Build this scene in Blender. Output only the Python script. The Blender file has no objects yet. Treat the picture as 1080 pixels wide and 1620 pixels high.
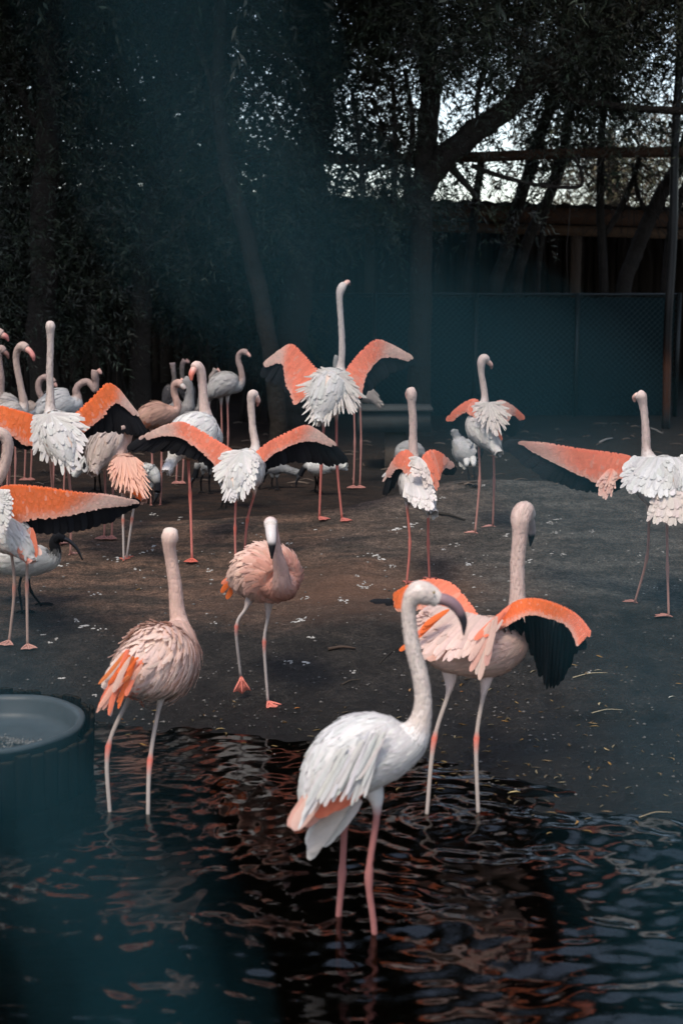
import bpy, math, random
import numpy as np
from mathutils import Vector

random.seed(7)
RNG = np.random.default_rng(11)
SC = bpy.context.scene
COL = SC.collection

# ------------------------------------------------------------------ camera
CAM_H = 2.3
FOC = 2250.0                       # focal length in photograph pixels (50 mm on 24x36)
PITCH = math.atan(390.0 / FOC)
cam_d = bpy.data.cameras.new('camera')
cam = bpy.data.objects.new('camera', cam_d)
COL.objects.link(cam)
cam.location = (0, 0, CAM_H)
cam.rotation_euler = (math.pi / 2 - PITCH, 0, 0)
cam_d.sensor_fit = 'VERTICAL'
cam_d.sensor_height = 36
cam_d.lens = 50
cam_d.clip_start = 0.02
cam_d.clip_end = 2000
cam_d.dof.use_dof = True
cam_d.dof.focus_distance = 8.6
cam_d.dof.aperture_fstop = 2.5
SC.camera = cam

# ------------------------------------------------------------------ world, sun, exposure
SUN_EL, SUN_AZ = math.radians(58), math.radians(205)     # azimuth measured from +Y, clockwise
w = bpy.data.worlds.new("World")
SC.world = w
w.use_nodes = True
nt = w.node_tree
for n in list(nt.nodes): nt.nodes.remove(n)
sky = nt.nodes.new('ShaderNodeTexSky')
sky.sky_type = 'NISHITA'
sky.sun_disc = False
sky.sun_elevation = SUN_EL
sky.sun_rotation = SUN_AZ
sky.dust_density = 1.0
hsv = nt.nodes.new('ShaderNodeHueSaturation')
hsv.inputs['Saturation'].default_value = 0.7
bg = nt.nodes.new('ShaderNodeBackground')
bg.inputs['Strength'].default_value = 0.15
wo = nt.nodes.new('ShaderNodeOutputWorld')
nt.links.new(sky.outputs[0], hsv.inputs['Color'])
nt.links.new(hsv.outputs[0], bg.inputs[0])
nt.links.new(bg.outputs[0], wo.inputs[0])

sd = bpy.data.lights.new('sun', 'SUN')
sd.energy = 1.5
sd.angle = math.radians(14)
sd.color = (1.0, 0.88, 0.74)
sun = bpy.data.objects.new('sun', sd)
COL.objects.link(sun)
sdir = Vector((math.sin(SUN_AZ) * math.cos(SUN_EL), math.cos(SUN_AZ) * math.cos(SUN_EL), math.sin(SUN_EL)))
sun.rotation_euler = sdir.to_track_quat('Z', 'Y').to_euler()
sun.location = sdir * 30

SC.view_settings.view_transform = 'Standard'
SC.view_settings.look = 'None'
SC.view_settings.gamma = 1
SC.view_settings.use_curve_mapping = False
SC.view_settings.exposure = 0.86
SC.render.engine = 'CYCLES'
SC.cycles.max_bounces = 6
SC.cycles.transparent_max_bounces = 8

# ------------------------------------------------------------------ geometry helpers
cp, sp = math.cos(PITCH), math.sin(PITCH)

def P(px, py, Y):
    """the world point that lies on the plane y = Y in the direction of a photograph pixel"""
    x = (px - 540.0) / FOC; y = (810.0 - py) / FOC
    d = np.array((x, cp + y * sp, -sp + y * cp))
    t = Y / d[1]
    return np.array((d[0] * t, Y, CAM_H + d[2] * t))

def smooth(a, b, x):
    t = np.clip((x - a) / (b - a), 0, 1); return t * t * (3 - 2 * t)

def vnoise(x, y, seed=0):
    xi = np.floor(x).astype(np.int64); yi = np.floor(y).astype(np.int64)
    xf = x - xi; yf = y - yi
    def h(a, b):
        n = (a * 374761393 + b * 668265263 + seed * 974711) & 0x7fffffff
        n = ((n ^ (n >> 13)) * 1274126177) & 0x7fffffff
        return ((n ^ (n >> 16)) & 0xffff) / 65535.0
    u = xf * xf * (3 - 2 * xf); v = yf * yf * (3 - 2 * yf)
    return (h(xi, yi) * (1 - u) + h(xi + 1, yi) * u) * (1 - v) + (h(xi, yi + 1) * (1 - u) + h(xi + 1, yi + 1) * u) * v

def fbm(x, y, oct=4, seed=0):
    s = 0; a = 0.5
    for k in range(oct):
        s = s + a * vnoise(x * 2 ** k, y * 2 ** k, seed + k * 17); a *= 0.5
    return s

SHX = np.array([-400, -8, -1.2, -.2, .3, .72, 1.38, 3, 8, 400.])
SHY = np.array([7.2, 7.2, 7.0, 6.75, 6.5, 6.2, 5.75, 4.8, 4.5, 4.5])

def shore(x): return np.interp(x, SHX, SHY)

def ground_z(x, y, detail=True):
    x = np.asarray(x, float); y = np.asarray(y, float)
    ys = shore(x) + 0.10 * (fbm(x * 1.5 + 9, x * 0 + 3, 3) - .5)
    d = y - ys
    under = -np.clip(-d * .028, 0, .034) - np.clip((-d - 1.2) * .25, 0, .35)
    prof = np.interp(y, [5.5, 6.9, 7.3, 8, 9, 9.8, 10.5, 11.0], [0.02, .03, .09, .2, .33, .46, .52, .55])
    yc = 10.25 + .7 * smooth(-.2, 1.0, x) + .10 * np.sin(x * 2.1 + 1)
    ridge = .03 + .06 * smooth(.2, 1.2, x) + .02 * np.sin(x * 1.7)
    prof = prof + ridge * np.exp(-((y - yc) / .35) ** 2)
    back = .36 + .03 * fbm(x, y, 3, 5)
    k = smooth(.02, .30, y - yc)
    prof = prof * (1 - k) + back * k
    land = np.minimum(prof, np.clip(d, 0, None) * .14)
    z = np.where(d < 0, under, land)
    if detail:
        a = smooth(-.2, .8, d)
        z = z + (fbm(x * 2.2, y * 2.2, 5, 2) - .5) * (.006 + .055 * a) * np.where(np.abs(x) < 30, 1, 0)
        z = z + (fbm(x * 11, y * 11, 3, 8) - .45) * .014 * smooth(-.1, .3, d)
        z = np.where(d > .12, np.maximum(z, .006 + .02 * np.clip(d, 0, 1) + (fbm(x * 11, y * 11, 3, 8) - .45) * .01), z)
    return z

GY = np.arange(3.8, 22, .02)
def G(px, py, bed=False):
    """first point of the ground (or the water) seen at a photograph pixel"""
    x = (px - 540.0) / FOC; y = (810.0 - py) / FOC
    t = GY / (cp + y * sp); X = x * t; Z = CAM_H + (-sp + y * cp) * t
    gg = ground_z(X, GY, False); hit = Z <= (gg if bed else np.maximum(0.0, gg)); k = int(np.argmax(hit)) if hit.any() else len(GY) - 1
    return np.array((X[k], GY[k], Z[k]))

def pt(v, Y0):
    return P(v[0], v[1], Y0 + (v[2] if len(v) > 2 else 0))

def catmull(pts, n):
    pts = np.asarray(pts, float)
    m = len(pts)
    if m == 2:
        t = np.linspace(0, 1, n)[:, None]; return pts[0] * (1 - t) + pts[1] * t
    ext = np.vstack([2 * pts[0] - pts[1], pts, 2 * pts[-1] - pts[-2]])
    u = np.linspace(0, m - 1, n); i = np.minimum(u.astype(int), m - 2); f = (u - i)[:, None]
    p0, p1, p2, p3 = ext[i], ext[i + 1], ext[i + 2], ext[i + 3]
    return .5 * ((2 * p1) + (-p0 + p2) * f + (2 * p0 - 5 * p1 + 4 * p2 - p3) * f ** 2 + (-p0 + 3 * p1 - 3 * p2 + p3) * f ** 3)

def norm(a):
    a = np.asarray(a, float)
    return a / np.maximum(np.linalg.norm(a, axis=-1, keepdims=True), 1e-9)

class MB:
    """collects vertices, faces, colours and feather coordinates; build() makes one mesh object"""
    def __init__(s): s.v = []; s.f = []; s.c = []; s.u = []; s.n = 0; s.q = []
    def add(s, v, faces=None, col=(.5, .5, .5), quads=None, uv=None):
        v = np.asarray(v, float).reshape(-1, 3); k = len(v)
        if faces is not None: s.f += [tuple(i + s.n for i in f) for f in faces]
        if quads is not None: s.q.append(np.asarray(quads) + s.n)
        c = np.asarray(col, float); c = np.broadcast_to(c, (k, 3))
        s.v.append(v); s.c.append(c)
        s.u.append(np.broadcast_to(np.array((.5, .5, .5)), (k, 3)) if uv is None else uv)
        s.n += k
        return s
    def mesh(s, name, mat, origin=(0, 0, 0), flat=False):
        V = np.vstack(s.v) - np.asarray(origin)
        loops = [np.asarray([i for f in s.f for i in f], np.int32)]
        tot = [np.asarray([len(f) for f in s.f], np.int32)]
        for q in s.q:
            loops.append(q.reshape(-1).astype(np.int32)); tot.append(np.full(len(q), q.shape[1], np.int32))
        loops = np.concatenate(loops); tot = np.concatenate(tot)
        me = bpy.data.meshes.new(name)
        me.vertices.add(len(V)); me.vertices.foreach_set('co', V.astype(np.float32).ravel())
        me.loops.add(len(loops)); me.loops.foreach_set('vertex_index', loops)
        me.polygons.add(len(tot))
        st = np.zeros(len(tot), np.int32); st[1:] = np.cumsum(tot)[:-1]
        me.polygons.foreach_set('loop_start', st); me.polygons.foreach_set('loop_total', tot)
        me.update(calc_edges=True)
        C = np.ones((len(V), 4), np.float32); C[:, :3] = np.vstack(s.c)
        a = me.color_attributes.new('Col', 'FLOAT_COLOR', 'POINT'); a.data.foreach_set('color', C.ravel())
        C[:, :3] = np.vstack(s.u)
        a = me.color_attributes.new('fc', 'FLOAT_COLOR', 'POINT'); a.data.foreach_set('color', C.ravel())
        if not flat: me.polygons.foreach_set('use_smooth', np.ones(len(tot), bool))
        if mat: me.materials.append(mat)
        me.update()
        return me
    def build(s, name, mat, parent=None, origin=None, flat=False):
        if origin is None: origin = parent['_o'] if parent is not None and '_o' in parent else (0, 0, 0)
        o = bpy.data.objects.new(name, s.mesh(name, mat, origin, flat)); COL.objects.link(o)
        if parent is not None: o.parent = parent
        else: o.location = origin
        o['_o'] = [float(k) for k in origin]
        return o

def frames(C):
    T = norm(np.gradient(C, axis=0))
    ref = np.array((0, 0, 1.)) if abs(T[0][2]) < .9 else np.array((0, 1., 0))
    S = np.zeros_like(C); s = norm(np.cross(T[0], ref)); S[0] = s
    for i in range(1, len(C)):
        s = S[i - 1] - T[i] * np.dot(S[i - 1], T[i]); S[i] = norm(s)
    U = np.cross(S, T)
    return T, S, U

def loft(mb, C, R, col, seg=10, flat_up=1.0, cap=True, jit=0):
    """a tube through the points C with radii R"""
    R = np.asarray(R, float); col = np.asarray(col, float)
    C = np.asarray(C, float); R = np.asarray(R, float); n = len(C)
    T, S, U = frames(C)
    a = np.linspace(0, 2 * math.pi, seg, endpoint=False)
    ring = S[:, None, :] * np.cos(a)[None, :, None] + U[:, None, :] * (np.sin(a) * flat_up)[None, :, None]
    rr = R[:, None, None] * (1 + jit * (RNG.random((n, seg, 1)) - .5))
    V = (C[:, None, :] + ring * rr).reshape(-1, 3)
    q = []
    for i in range(n - 1):
        for j in range(seg):
            k = (j + 1) % seg
            q.append((i * seg + j, i * seg + k, (i + 1) * seg + k, (i + 1) * seg + j))
    f = []
    if cap: f = [tuple(range(seg))[::-1], tuple((n - 1) * seg + j for j in range(seg))]
    c = np.asarray(col, float)
    c = np.repeat(c, seg, axis=0) if c.ndim == 2 else c
    mb.add(V, faces=f, quads=np.array(q), col=c)
    return T, S, U

def box(mb, x0, x1, y0, y1, z0, z1, col=(.5, .5, .5)):
    v = [(x, y, z) for x in (x0, x1) for y in (y0, y1) for z in (z0, z1)]
    mb.add(v, faces=[(0, 1, 3, 2), (4, 6, 7, 5), (0, 4, 5, 1), (2, 3, 7, 6), (0, 2, 6, 4), (1, 5, 7, 3)], col=col)

def bar(mb, a, b, w, h, col=(.5, .5, .5), up=(0, 0, 1)):
    a = np.asarray(a, float); b = np.asarray(b, float); t = norm(b - a)
    s = norm(np.cross(t, up)); u = np.cross(s, t)
    v = [p + s * i * w / 2 + u * j * h / 2 for p in (a, b) for i, j in ((-1, -1), (1, -1), (1, 1), (-1, 1))]
    mb.add(v, faces=[(3, 2, 1, 0), (4, 5, 6, 7), (0, 1, 5, 4), (1, 2, 6, 5), (2, 3, 7, 6), (3, 0, 4, 7)], col=col)

FV = np.array([0, .2, .5, .8, .94, 1.0]); FW = np.array([.35, .8, 1, .97, .72, .28])
FVg, FUg = np.meshgrid(FV, np.array([-1., 0, 1]), indexing='ij')
FQ = np.array([(i * 3 + j, i * 3 + j + 1, (i + 1) * 3 + j + 1, (i + 1) * 3 + j) for i in range(5) for j in range(2)])

def feathers(mb, base, d, nrm, L, W, cb, ct, droop=0.0, lift=0.0, curl=0.0, vee=.14):
    """many feathers at once: vane of three columns by six stations each"""
    base = np.asarray(base, float).reshape(-1, 3); N = len(base)
    if N == 0: return
    d = norm(np.broadcast_to(d, (N, 3))); nrm = np.broadcast_to(nrm, (N, 3))
    s = norm(np.cross(d, nrm)); nrm = np.cross(s, d)
    L = np.broadcast_to(np.asarray(L, float), (N,)); W = np.broadcast_to(np.asarray(W, float), (N,))
    cb = np.broadcast_to(np.asarray(cb, float), (N, 3)); ct = np.broadcast_to(np.asarray(ct, float), (N, 3))
    v = FVg.ravel()[None, :, None]; u = FUg.ravel()[None, :, None]; hw = np.repeat(FW, 3)[None, :, None]
    L3 = L[:, None, None]; W3 = W[:, None, None]
    cur = (RNG.random((N, 1, 1)) - .5) * curl
    p = base[:, None, :] + d[:, None, :] * L3 * v + nrm[:, None, :] * (lift * v * v * L3 - np.abs(u) * hw * W3 * vee)
    p = p + s[:, None, :] * (u * hw * W3 * .5 + cur * v * v * L3)
    p[:, :, 2] -= (droop * v * v * L3)[:, :, 0]
    c = cb[:, None, :] * (1 - v) + ct[:, None, :] * v
    r = RNG.random(N)
    uv = np.stack([np.broadcast_to(.5 + .5 * FUg.ravel(), (N, 18)), np.broadcast_to(FVg.ravel(), (N, 18)), np.repeat(r[:, None], 18, 1)], -1)
    q = (FQ[None] + (np.arange(N) * 18)[:, None, None]).reshape(-1, 4)
    mb.add(p.reshape(-1, 3), quads=q, col=c.reshape(-1, 3), uv=uv.reshape(-1, 3))

# ------------------------------------------------------------------ materials
def new_mat(name):
    m = bpy.data.materials.new(name); m.use_nodes = True
    t = m.node_tree
    for n in list(t.nodes): t.nodes.remove(n)
    out = t.nodes.new('ShaderNodeOutputMaterial'); b = t.nodes.new('ShaderNodeBsdfPrincipled')
    t.links.new(b.outputs[0], out.inputs[0])
    return m, t, b, out

def N_(t, kind, **kw):
    n = t.nodes.new(kind)
    for k, v in kw.items():
        if k in n.inputs: n.inputs[k].default_value = v
        else: setattr(n, k, v)
    return n

def noise(t, scale, detail=4, rough=.55, vec=None):
    n = N_(t, 'ShaderNodeTexNoise'); n.inputs['Scale'].default_value = scale
    n.inputs['Detail'].default_value = detail; n.inputs['Roughness'].default_value = rough
    if vec: t.links.new(vec, n.inputs['Vector'])
    return n

def ramp(t, fac, stops):
    r = N_(t, 'ShaderNodeValToRGB'); e = r.color_ramp.elements
    e[0].position = stops[0][0]; e[0].color = (*stops[0][1], 1)
    e[1].position = stops[-1][0]; e[1].color = (*stops[-1][1], 1)
    for p, c in stops[1:-1]:
        k = e.new(p); k.color = (*c, 1)
    t.links.new(fac, r.inputs[0]); return r

def mixc(t, a, b, fac, mode='MIX'):
    m = N_(t, 'ShaderNodeMix'); m.data_type = 'RGBA'; m.blend_type = mode
    for s, k in ((fac, 0), (a, 6), (b, 7)):
        if hasattr(s, 'links'): t.links.new(s, m.inputs[k])
        elif isinstance(s, (int, float)): m.inputs[k].default_value = s
        else: m.inputs[k].default_value = (*s, 1)
    return m.outputs[2]

def math_(t, op, a, b=None):
    m = N_(t, 'ShaderNodeMath'); m.operation = op
    for i, s in enumerate((a, b)):
        if s is None: continue
        if hasattr(s, 'links'): t.links.new(s, m.inputs[i])
        else: m.inputs[i].default_value = s
    return m.outputs[0]

def bump(t, b, h, strength=.3, dist=.01, prev=None):
    n = N_(t, 'ShaderNodeBump'); n.inputs['Strength'].default_value = strength; n.inputs['Distance'].default_value = dist
    t.links.new(h, n.inputs['Height'])
    if prev is not None: t.links.new(prev, n.inputs['Normal'])
    t.links.new(n.outputs[0], b.inputs['Normal']); return n.outputs[0]

M = {}
def mk_feather():
    m, t, b, out = new_mat('feather')
    col = N_(t, 'ShaderNodeAttribute', attribute_name='Col'); fc = N_(t, 'ShaderNodeAttribute', attribute_name='fc')
    sx = N_(t, 'ShaderNodeSeparateXYZ'); t.links.new(fc.outputs['Vector'], sx.inputs[0])
    au = math_(t, 'ABSOLUTE', math_(t, 'SUBTRACT', sx.outputs[0], .5))
    geo = N_(t, 'ShaderNodeTexCoord')
    n1 = noise(t, 60, 3, .6, geo.outputs['Object'])
    f = math_(t, 'ADD', math_(t, 'MULTIPLY', sx.outputs[2], .16), math_(t, 'MULTIPLY', n1.outputs[0], .20))
    f = math_(t, 'ADD', f, .82)
    vm = N_(t, 'ShaderNodeVectorMath'); vm.operation = 'SCALE'
    t.links.new(col.outputs['Color'], vm.inputs[0]); t.links.new(f, vm.inputs['Scale'])
    t.links.new(vm.outputs[0], b.inputs['Base Color'])
    b.inputs['Roughness'].default_value = .75
    b.inputs['Specular IOR Level'].default_value = .25
    w = math_(t, 'SINE', math_(t, 'ADD', math_(t, 'MULTIPLY', sx.outputs[1], 95), math_(t, 'MULTIPLY', au, -55)))
    h = math_(t, 'ADD', math_(t, 'MULTIPLY', w, .25), math_(t, 'MULTIPLY', n1.outputs[0], .8))
    h = math_(t, 'ADD', h, math_(t, 'MULTIPLY', math_(t, 'LESS_THAN', au, .04), .8))
    bump(t, b, h, .3, .0015)
    tr = N_(t, 'ShaderNodeBsdfTranslucent'); t.links.new(vm.outputs[0], tr.inputs[0])
    mx = N_(t, 'ShaderNodeMixShader'); mx.inputs[0].default_value = .18
    t.links.new(b.outputs[0], mx.inputs[1]); t.links.new(tr.outputs[0], mx.inputs[2]); t.links.new(mx.outputs[0], out.inputs[0])
    return m
M['feather'] = mk_feather()

def mk_vc(name, rough, nscale, var, bstr, bdist, spec=.3):
    m, t, b, out = new_mat(name)
    col = N_(t, 'ShaderNodeAttribute', attribute_name='Col')
    geo = N_(t, 'ShaderNodeTexCoord')
    n1 = noise(t, nscale, 5, .65, geo.outputs['Object'])
    f = math_(t, 'ADD', math_(t, 'MULTIPLY', n1.outputs[0], var), 1 - var * .5)
    vm = N_(t, 'ShaderNodeVectorMath'); vm.operation = 'SCALE'
    t.links.new(col.outputs['Color'], vm.inputs[0]); t.links.new(f, vm.inputs['Scale'])
    t.links.new(vm.outputs[0], b.inputs['Base Color'])
    b.inputs['Roughness'].default_value = rough; b.inputs['Specular IOR Level'].default_value = spec
    bump(t, b, n1.outputs[0], bstr, bdist)
    return m
M['down'] = mk_vc('down', .9, 40, .22, .35, .008, .1)
M['charred'] = mk_vc('tarred_wood', .95, 30, .7, .5, .01, .0)
M['horn'] = mk_vc('horn', .4, 60, .25, .2, .002, .5)
M['wood'] = mk_vc('weathered_wood', .85, 30, .7, .6, .01)
M['bark'] = mk_vc('bark', .92, 22, .9, 1.0, .03, .15)
M['leaf'] = mk_vc('leaf', .6, 3, .5, 0, .01, .3)
M['litter'] = mk_vc('litter', .8, 40, .5, .3, .004)
M['metal'] = mk_vc('painted_metal', .45, 14, .5, .2, .004)
M['roofing'] = mk_vc('roofing', .8, 6, .7, .4, .02)
M['stone'] = mk_vc('gravel_stone', .85, 50, .5, .4, .005)
M['concrete'] = mk_vc('concrete', .9, 18, .6, .5, .008)

def mk_eye():
    m, t, b, out = new_mat('eye'); b.inputs['Base Color'].default_value = (.25, .17, .03, 1); b.inputs['Roughness'].default_value = .1
    return m
M['eye'] = mk_eye()

def mk_ground():
    m, t, b, out = new_mat('mud')
    g = N_(t, 'ShaderNodeNewGeometry'); pos = g.outputs['Position']
    sx = N_(t, 'ShaderNodeSeparateXYZ'); t.links.new(pos, sx.inputs[0])
    big = noise(t, .8, 4, .6, pos); mid = noise(t, 5, 6, .7, pos); fine = noise(t, 70, 4, .75, pos); vf = noise(t, 260, 2, .6, pos)
    mp = N_(t, 'ShaderNodeMapping'); mp.inputs['Scale'].default_value = (.8, 2.6, 1); t.links.new(pos, mp.inputs[0])
    strk = noise(t, 3, 5, .65, mp.outputs[0])
    # brown trampled bench above, grey-black gravelly mud below it near the water; greyer clay to the right
    yy = math_(t, 'ADD', sx.outputs[1], math_(t, 'MULTIPLY', math_(t, 'SUBTRACT', big.outputs[0], .5), 1.6))
    yy = math_(t, 'ADD', yy, math_(t, 'MULTIPLY', math_(t, 'SUBTRACT', mid.outputs[0], .5), .8))
    k = ramp(t, math_(t, 'MULTIPLY', math_(t, 'SUBTRACT', yy, 8.1), 1.1), [(0.0, (0, 0, 0)), (.9, (1, 1, 1))])
    k2 = ramp(t, strk.outputs[0], [(.40, (0, 0, 0)), (.64, (1, 1, 1))])
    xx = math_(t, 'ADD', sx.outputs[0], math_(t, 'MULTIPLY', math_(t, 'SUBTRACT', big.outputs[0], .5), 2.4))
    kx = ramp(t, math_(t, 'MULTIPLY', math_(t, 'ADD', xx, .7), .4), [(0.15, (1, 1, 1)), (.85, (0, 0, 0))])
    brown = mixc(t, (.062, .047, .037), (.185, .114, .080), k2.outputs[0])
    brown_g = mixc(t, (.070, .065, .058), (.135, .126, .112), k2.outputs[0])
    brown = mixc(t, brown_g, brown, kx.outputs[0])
    dark = mixc(t, (.012, .011, .010), (.042, .037, .032), ramp(t, mid.outputs[0], [(.32, (0, 0, 0)), (.68, (1, 1, 1))]).outputs[0])
    c = mixc(t, dark, brown, k.outputs[0])
    gr = ramp(t, fine.outputs[0], [(.32, (.30, .30, .30)), (.50, (.95, .95, .95)), (.68, (1.9, 1.85, 1.8))])
    c = mixc(t, c, gr.outputs[0], 1.0, 'MULTIPLY')
    m2 = noise(t, 19, 5, .7, pos)
    c = mixc(t, c, ramp(t, m2.outputs[0], [(.30, (.50, .50, .50)), (.50, (.95, .95, .95)), (.70, (1.5, 1.45, 1.4))]).outputs[0], 1.0, 'MULTIPLY')
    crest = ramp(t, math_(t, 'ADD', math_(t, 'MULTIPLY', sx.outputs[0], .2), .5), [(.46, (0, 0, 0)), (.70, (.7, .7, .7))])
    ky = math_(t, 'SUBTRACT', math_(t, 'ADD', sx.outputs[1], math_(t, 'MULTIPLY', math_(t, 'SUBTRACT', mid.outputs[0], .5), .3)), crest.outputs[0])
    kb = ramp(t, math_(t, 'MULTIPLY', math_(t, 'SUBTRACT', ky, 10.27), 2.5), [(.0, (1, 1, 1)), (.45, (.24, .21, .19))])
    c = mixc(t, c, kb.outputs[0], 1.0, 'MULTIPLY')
    zz = ramp(t, sx.outputs[2], [(.0, (.38, .38, .38)), (.03, (.62, .62, .62)), (.085, (1, 1, 1))])
    c = mixc(t, c, zz.outputs[0], 1.0, 'MULTIPLY')
    # warm lit patch painted into the mud in the middle of the bench
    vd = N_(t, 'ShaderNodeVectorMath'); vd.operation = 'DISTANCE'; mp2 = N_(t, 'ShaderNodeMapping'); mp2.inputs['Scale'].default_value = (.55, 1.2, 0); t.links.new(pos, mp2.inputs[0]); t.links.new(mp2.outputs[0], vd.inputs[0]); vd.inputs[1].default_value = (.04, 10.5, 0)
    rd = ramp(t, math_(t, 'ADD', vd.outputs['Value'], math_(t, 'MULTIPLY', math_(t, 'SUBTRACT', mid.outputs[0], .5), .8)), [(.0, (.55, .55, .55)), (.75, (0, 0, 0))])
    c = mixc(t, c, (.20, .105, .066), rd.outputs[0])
    # pale flecks of dried droppings and lime
    fl = noise(t, 6.5, 5, .75, mp.outputs[0])
    fk = ramp(t, math_(t, 'MULTIPLY', fl.outputs[0], fine.outputs[0]), [(.375, (0, 0, 0)), (.43, (1, 1, 1))])
    c = mixc(t, c, (.26, .25, .24), math_(t, 'MULTIPLY', math_(t, 'MULTIPLY', fk.outputs[0], .8), k.outputs[0]))
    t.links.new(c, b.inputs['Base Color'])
    # wet sheen near the water line
    wet = ramp(t, sx.outputs[2], [(.0, (.28, .28, .28)), (.10, (.62, .62, .62)), (.3, (.86, .86, .86))])
    t.links.new(wet.outputs[0], b.inputs['Roughness'])
    b.inputs['Specular IOR Level'].default_value = .28
    h = math_(t, 'ADD', math_(t, 'MULTIPLY', fine.outputs[0], .5), math_(t, 'MULTIPLY', mid.outputs[0], 1.2))
    h = math_(t, 'ADD', h, math_(t, 'MULTIPLY', vf.outputs[0], .2))
    h = math_(t, 'ADD', h, math_(t, 'MULTIPLY', m2.outputs[0], 1.0))
    bump(t, b, h, 1.0, .035)
    return m
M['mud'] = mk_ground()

def mk_water():
    m = bpy.data.materials.new('pond_water'); m.use_nodes = True; t = m.node_tree
    for n in list(t.nodes): t.nodes.remove(n)
    out = N_(t, 'ShaderNodeOutputMaterial')
    g = N_(t, 'ShaderNodeNewGeometry')
    n1 = noise(t, 9, 4, .55, g.outputs['Position']); n2 = noise(t, 30, 2, .5, g.outputs['Position'])
    h = math_(t, 'ADD', n1.outputs[0], math_(t, 'MULTIPLY', n2.outputs[0], .22))
    bp = N_(t, 'ShaderNodeBump'); bp.inputs['Strength'].default_value = .22; bp.inputs['Distance'].default_value = .006
    t.links.new(h, bp.inputs['Height'])
    fr = N_(t, 'ShaderNodeFresnel'); fr.inputs['IOR'].default_value = 1.6; t.links.new(bp.outputs[0], fr.inputs['Normal'])
    gl = N_(t, 'ShaderNodeBsdfGlossy'); gl.inputs['Roughness'].default_value = .075; t.links.new(bp.outputs[0], gl.inputs['Normal'])
    tr = N_(t, 'ShaderNodeBsdfTransparent'); tr.inputs[0].default_value = (.26, .24, .19, 1)
    mx = N_(t, 'ShaderNodeMixShader'); t.links.new(fr.outputs[0], mx.inputs[0])
    t.links.new(tr.outputs[0], mx.inputs[1]); t.links.new(gl.outputs[0], mx.inputs[2]); t.links.new(mx.outputs[0], out.inputs[0])
    return m
M['water'] = mk_water()

# ------------------------------------------------------------------ object bookkeeping
def tag(o, label=None, cat=None, group=None, kind=None):
    if label: o['label'] = label
    if cat: o['category'] = cat
    if group: o['group'] = group
    if kind: o['kind'] = kind
    return o

def thing(name, label, cat, loc, group=None):
    o = bpy.data.objects.new(name, None); COL.objects.link(o)
    o.location = tuple(float(a) for a in loc); o.empty_display_size = .1
    o['_o'] = [float(a) for a in loc]
    return tag(o, label, cat, group)

# ------------------------------------------------------------------ ground and water
def spread(a, b, step, far):
    mid = list(np.arange(a, b + step * .5, step)); lo = []; hi = []
    s = step; x = a
    while x > -far: s *= 1.5; x -= s; lo.append(x)
    s = step; x = b
    while x < far: s *= 1.5; x += s; hi.append(x)
    return np.array(lo[::-1] + mid + hi)

def sheet(name, xs, ys, zf, mat):
    X, Y = np.meshgrid(xs, ys, indexing='ij'); Z = zf(X, Y)
    V = np.stack([X, Y, Z], -1).reshape(-1, 3); nx, ny = len(xs), len(ys)
    i = np.arange(nx - 1)[:, None] * ny + np.arange(ny - 1)[None, :]
    q = np.stack([i, i + ny, i + ny + 1, i + 1], -1).reshape(-1, 4)
    mb = MB(); mb.add(V, quads=q); o = mb.build(name, mat); o['kind'] = 'structure'; return o

ys_g = np.concatenate([spread(3.5, 3.5, .1, 300)[:0], spread(5.4, 12.2, .028, 600)])
xs_g = spread(-3.2, 3.2, .03, 600)
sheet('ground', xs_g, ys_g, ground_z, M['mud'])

WDIR = []
for k in range(26):
    a = RNG.normal(1.35, .6); lam = .075 * (1.1 ** k)
    WDIR.append((math.cos(a), math.sin(a), 2 * math.pi / lam, .00027 * (lam / .1) ** .95, RNG.random() * 6.28))
RINGS = [(G(590, 1470), .0016, 58), (G(536, 1460), .0010, 50), (G(235, 1300), .0008, 66), (G(676, 1296), .0016, 56), (G(756, 1290), .0016, 62), (P(900, 1420, 5.2), .0022, 40)]

def water_z(X, Y):
    z = np.zeros_like(X)
    wx = X + .12 * (fbm(X * 1.6, Y * 1.6, 2, 31) - .5); wy = Y + .3 * (fbm(X * 1.9, Y * 1.9, 2, 41) - .5)
    for (c, s, k, a, ph) in WDIR: z = z + a * np.sin((wx * c + wy * s) * k + ph) * (0.2 + 1.5 * fbm(X * .9 + ph, Y * .9, 2, 7)) * (.55 + .75 * smooth(-1.2, 1.2, X + .5 * (6 - Y)))
    for (p, a, k) in RINGS:
        r = np.hypot(X - p[0], Y - p[1]); z = z + a * np.sin(r * k * (1 + .02 * r)) * np.exp(-r * 1.2) * smooth(0.02, .1, r)
    near = smooth(9.0, 7.0, Y) * smooth(-4, 2.5, Y) * smooth(6, 3, np.abs(X))
    return z * near
WSURF = sheet('water', spread(-1.9, 1.9, .011, 600), np.concatenate([spread(3.9, 7.05, .011, 600)]), water_z, M['water'])
WSURF.location.z = 0

def var(c, n, a=.12, hue=.05):
    c = np.asarray(c, float)
    if c.ndim == 1: c = np.repeat(c[None], n, 0)
    k = 1 + (RNG.random((n, 1)) - .5) * 2 * a
    return np.clip(c * k * (1 + (RNG.random((n, 3)) - .5) * hue), 0, .92)

# ------------------------------------------------------------------ shelter at the back of the yard
def part_box(name, mat, parent, *a, col=(.5, .5, .5)):
    mb = MB(); box(mb, *a, col=col); return mb.build(name, mat, parent)

def tilt_box(mb, x0, x1, y0, y1, za, zb, h, col):
    """a board whose underside runs from height za at x0 to zb at x1"""
    v = [(x, y, z + k) for (x, z) in ((x0, za), (x1, zb)) for y in (y0, y1) for k in (0, h)]
    mb.add(v, faces=[(0, 1, 3, 2), (4, 6, 7, 5), (0, 4, 5, 1), (2, 3, 7, 6), (0, 2, 6, 4), (1, 5, 7, 3)], col=col)

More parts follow.
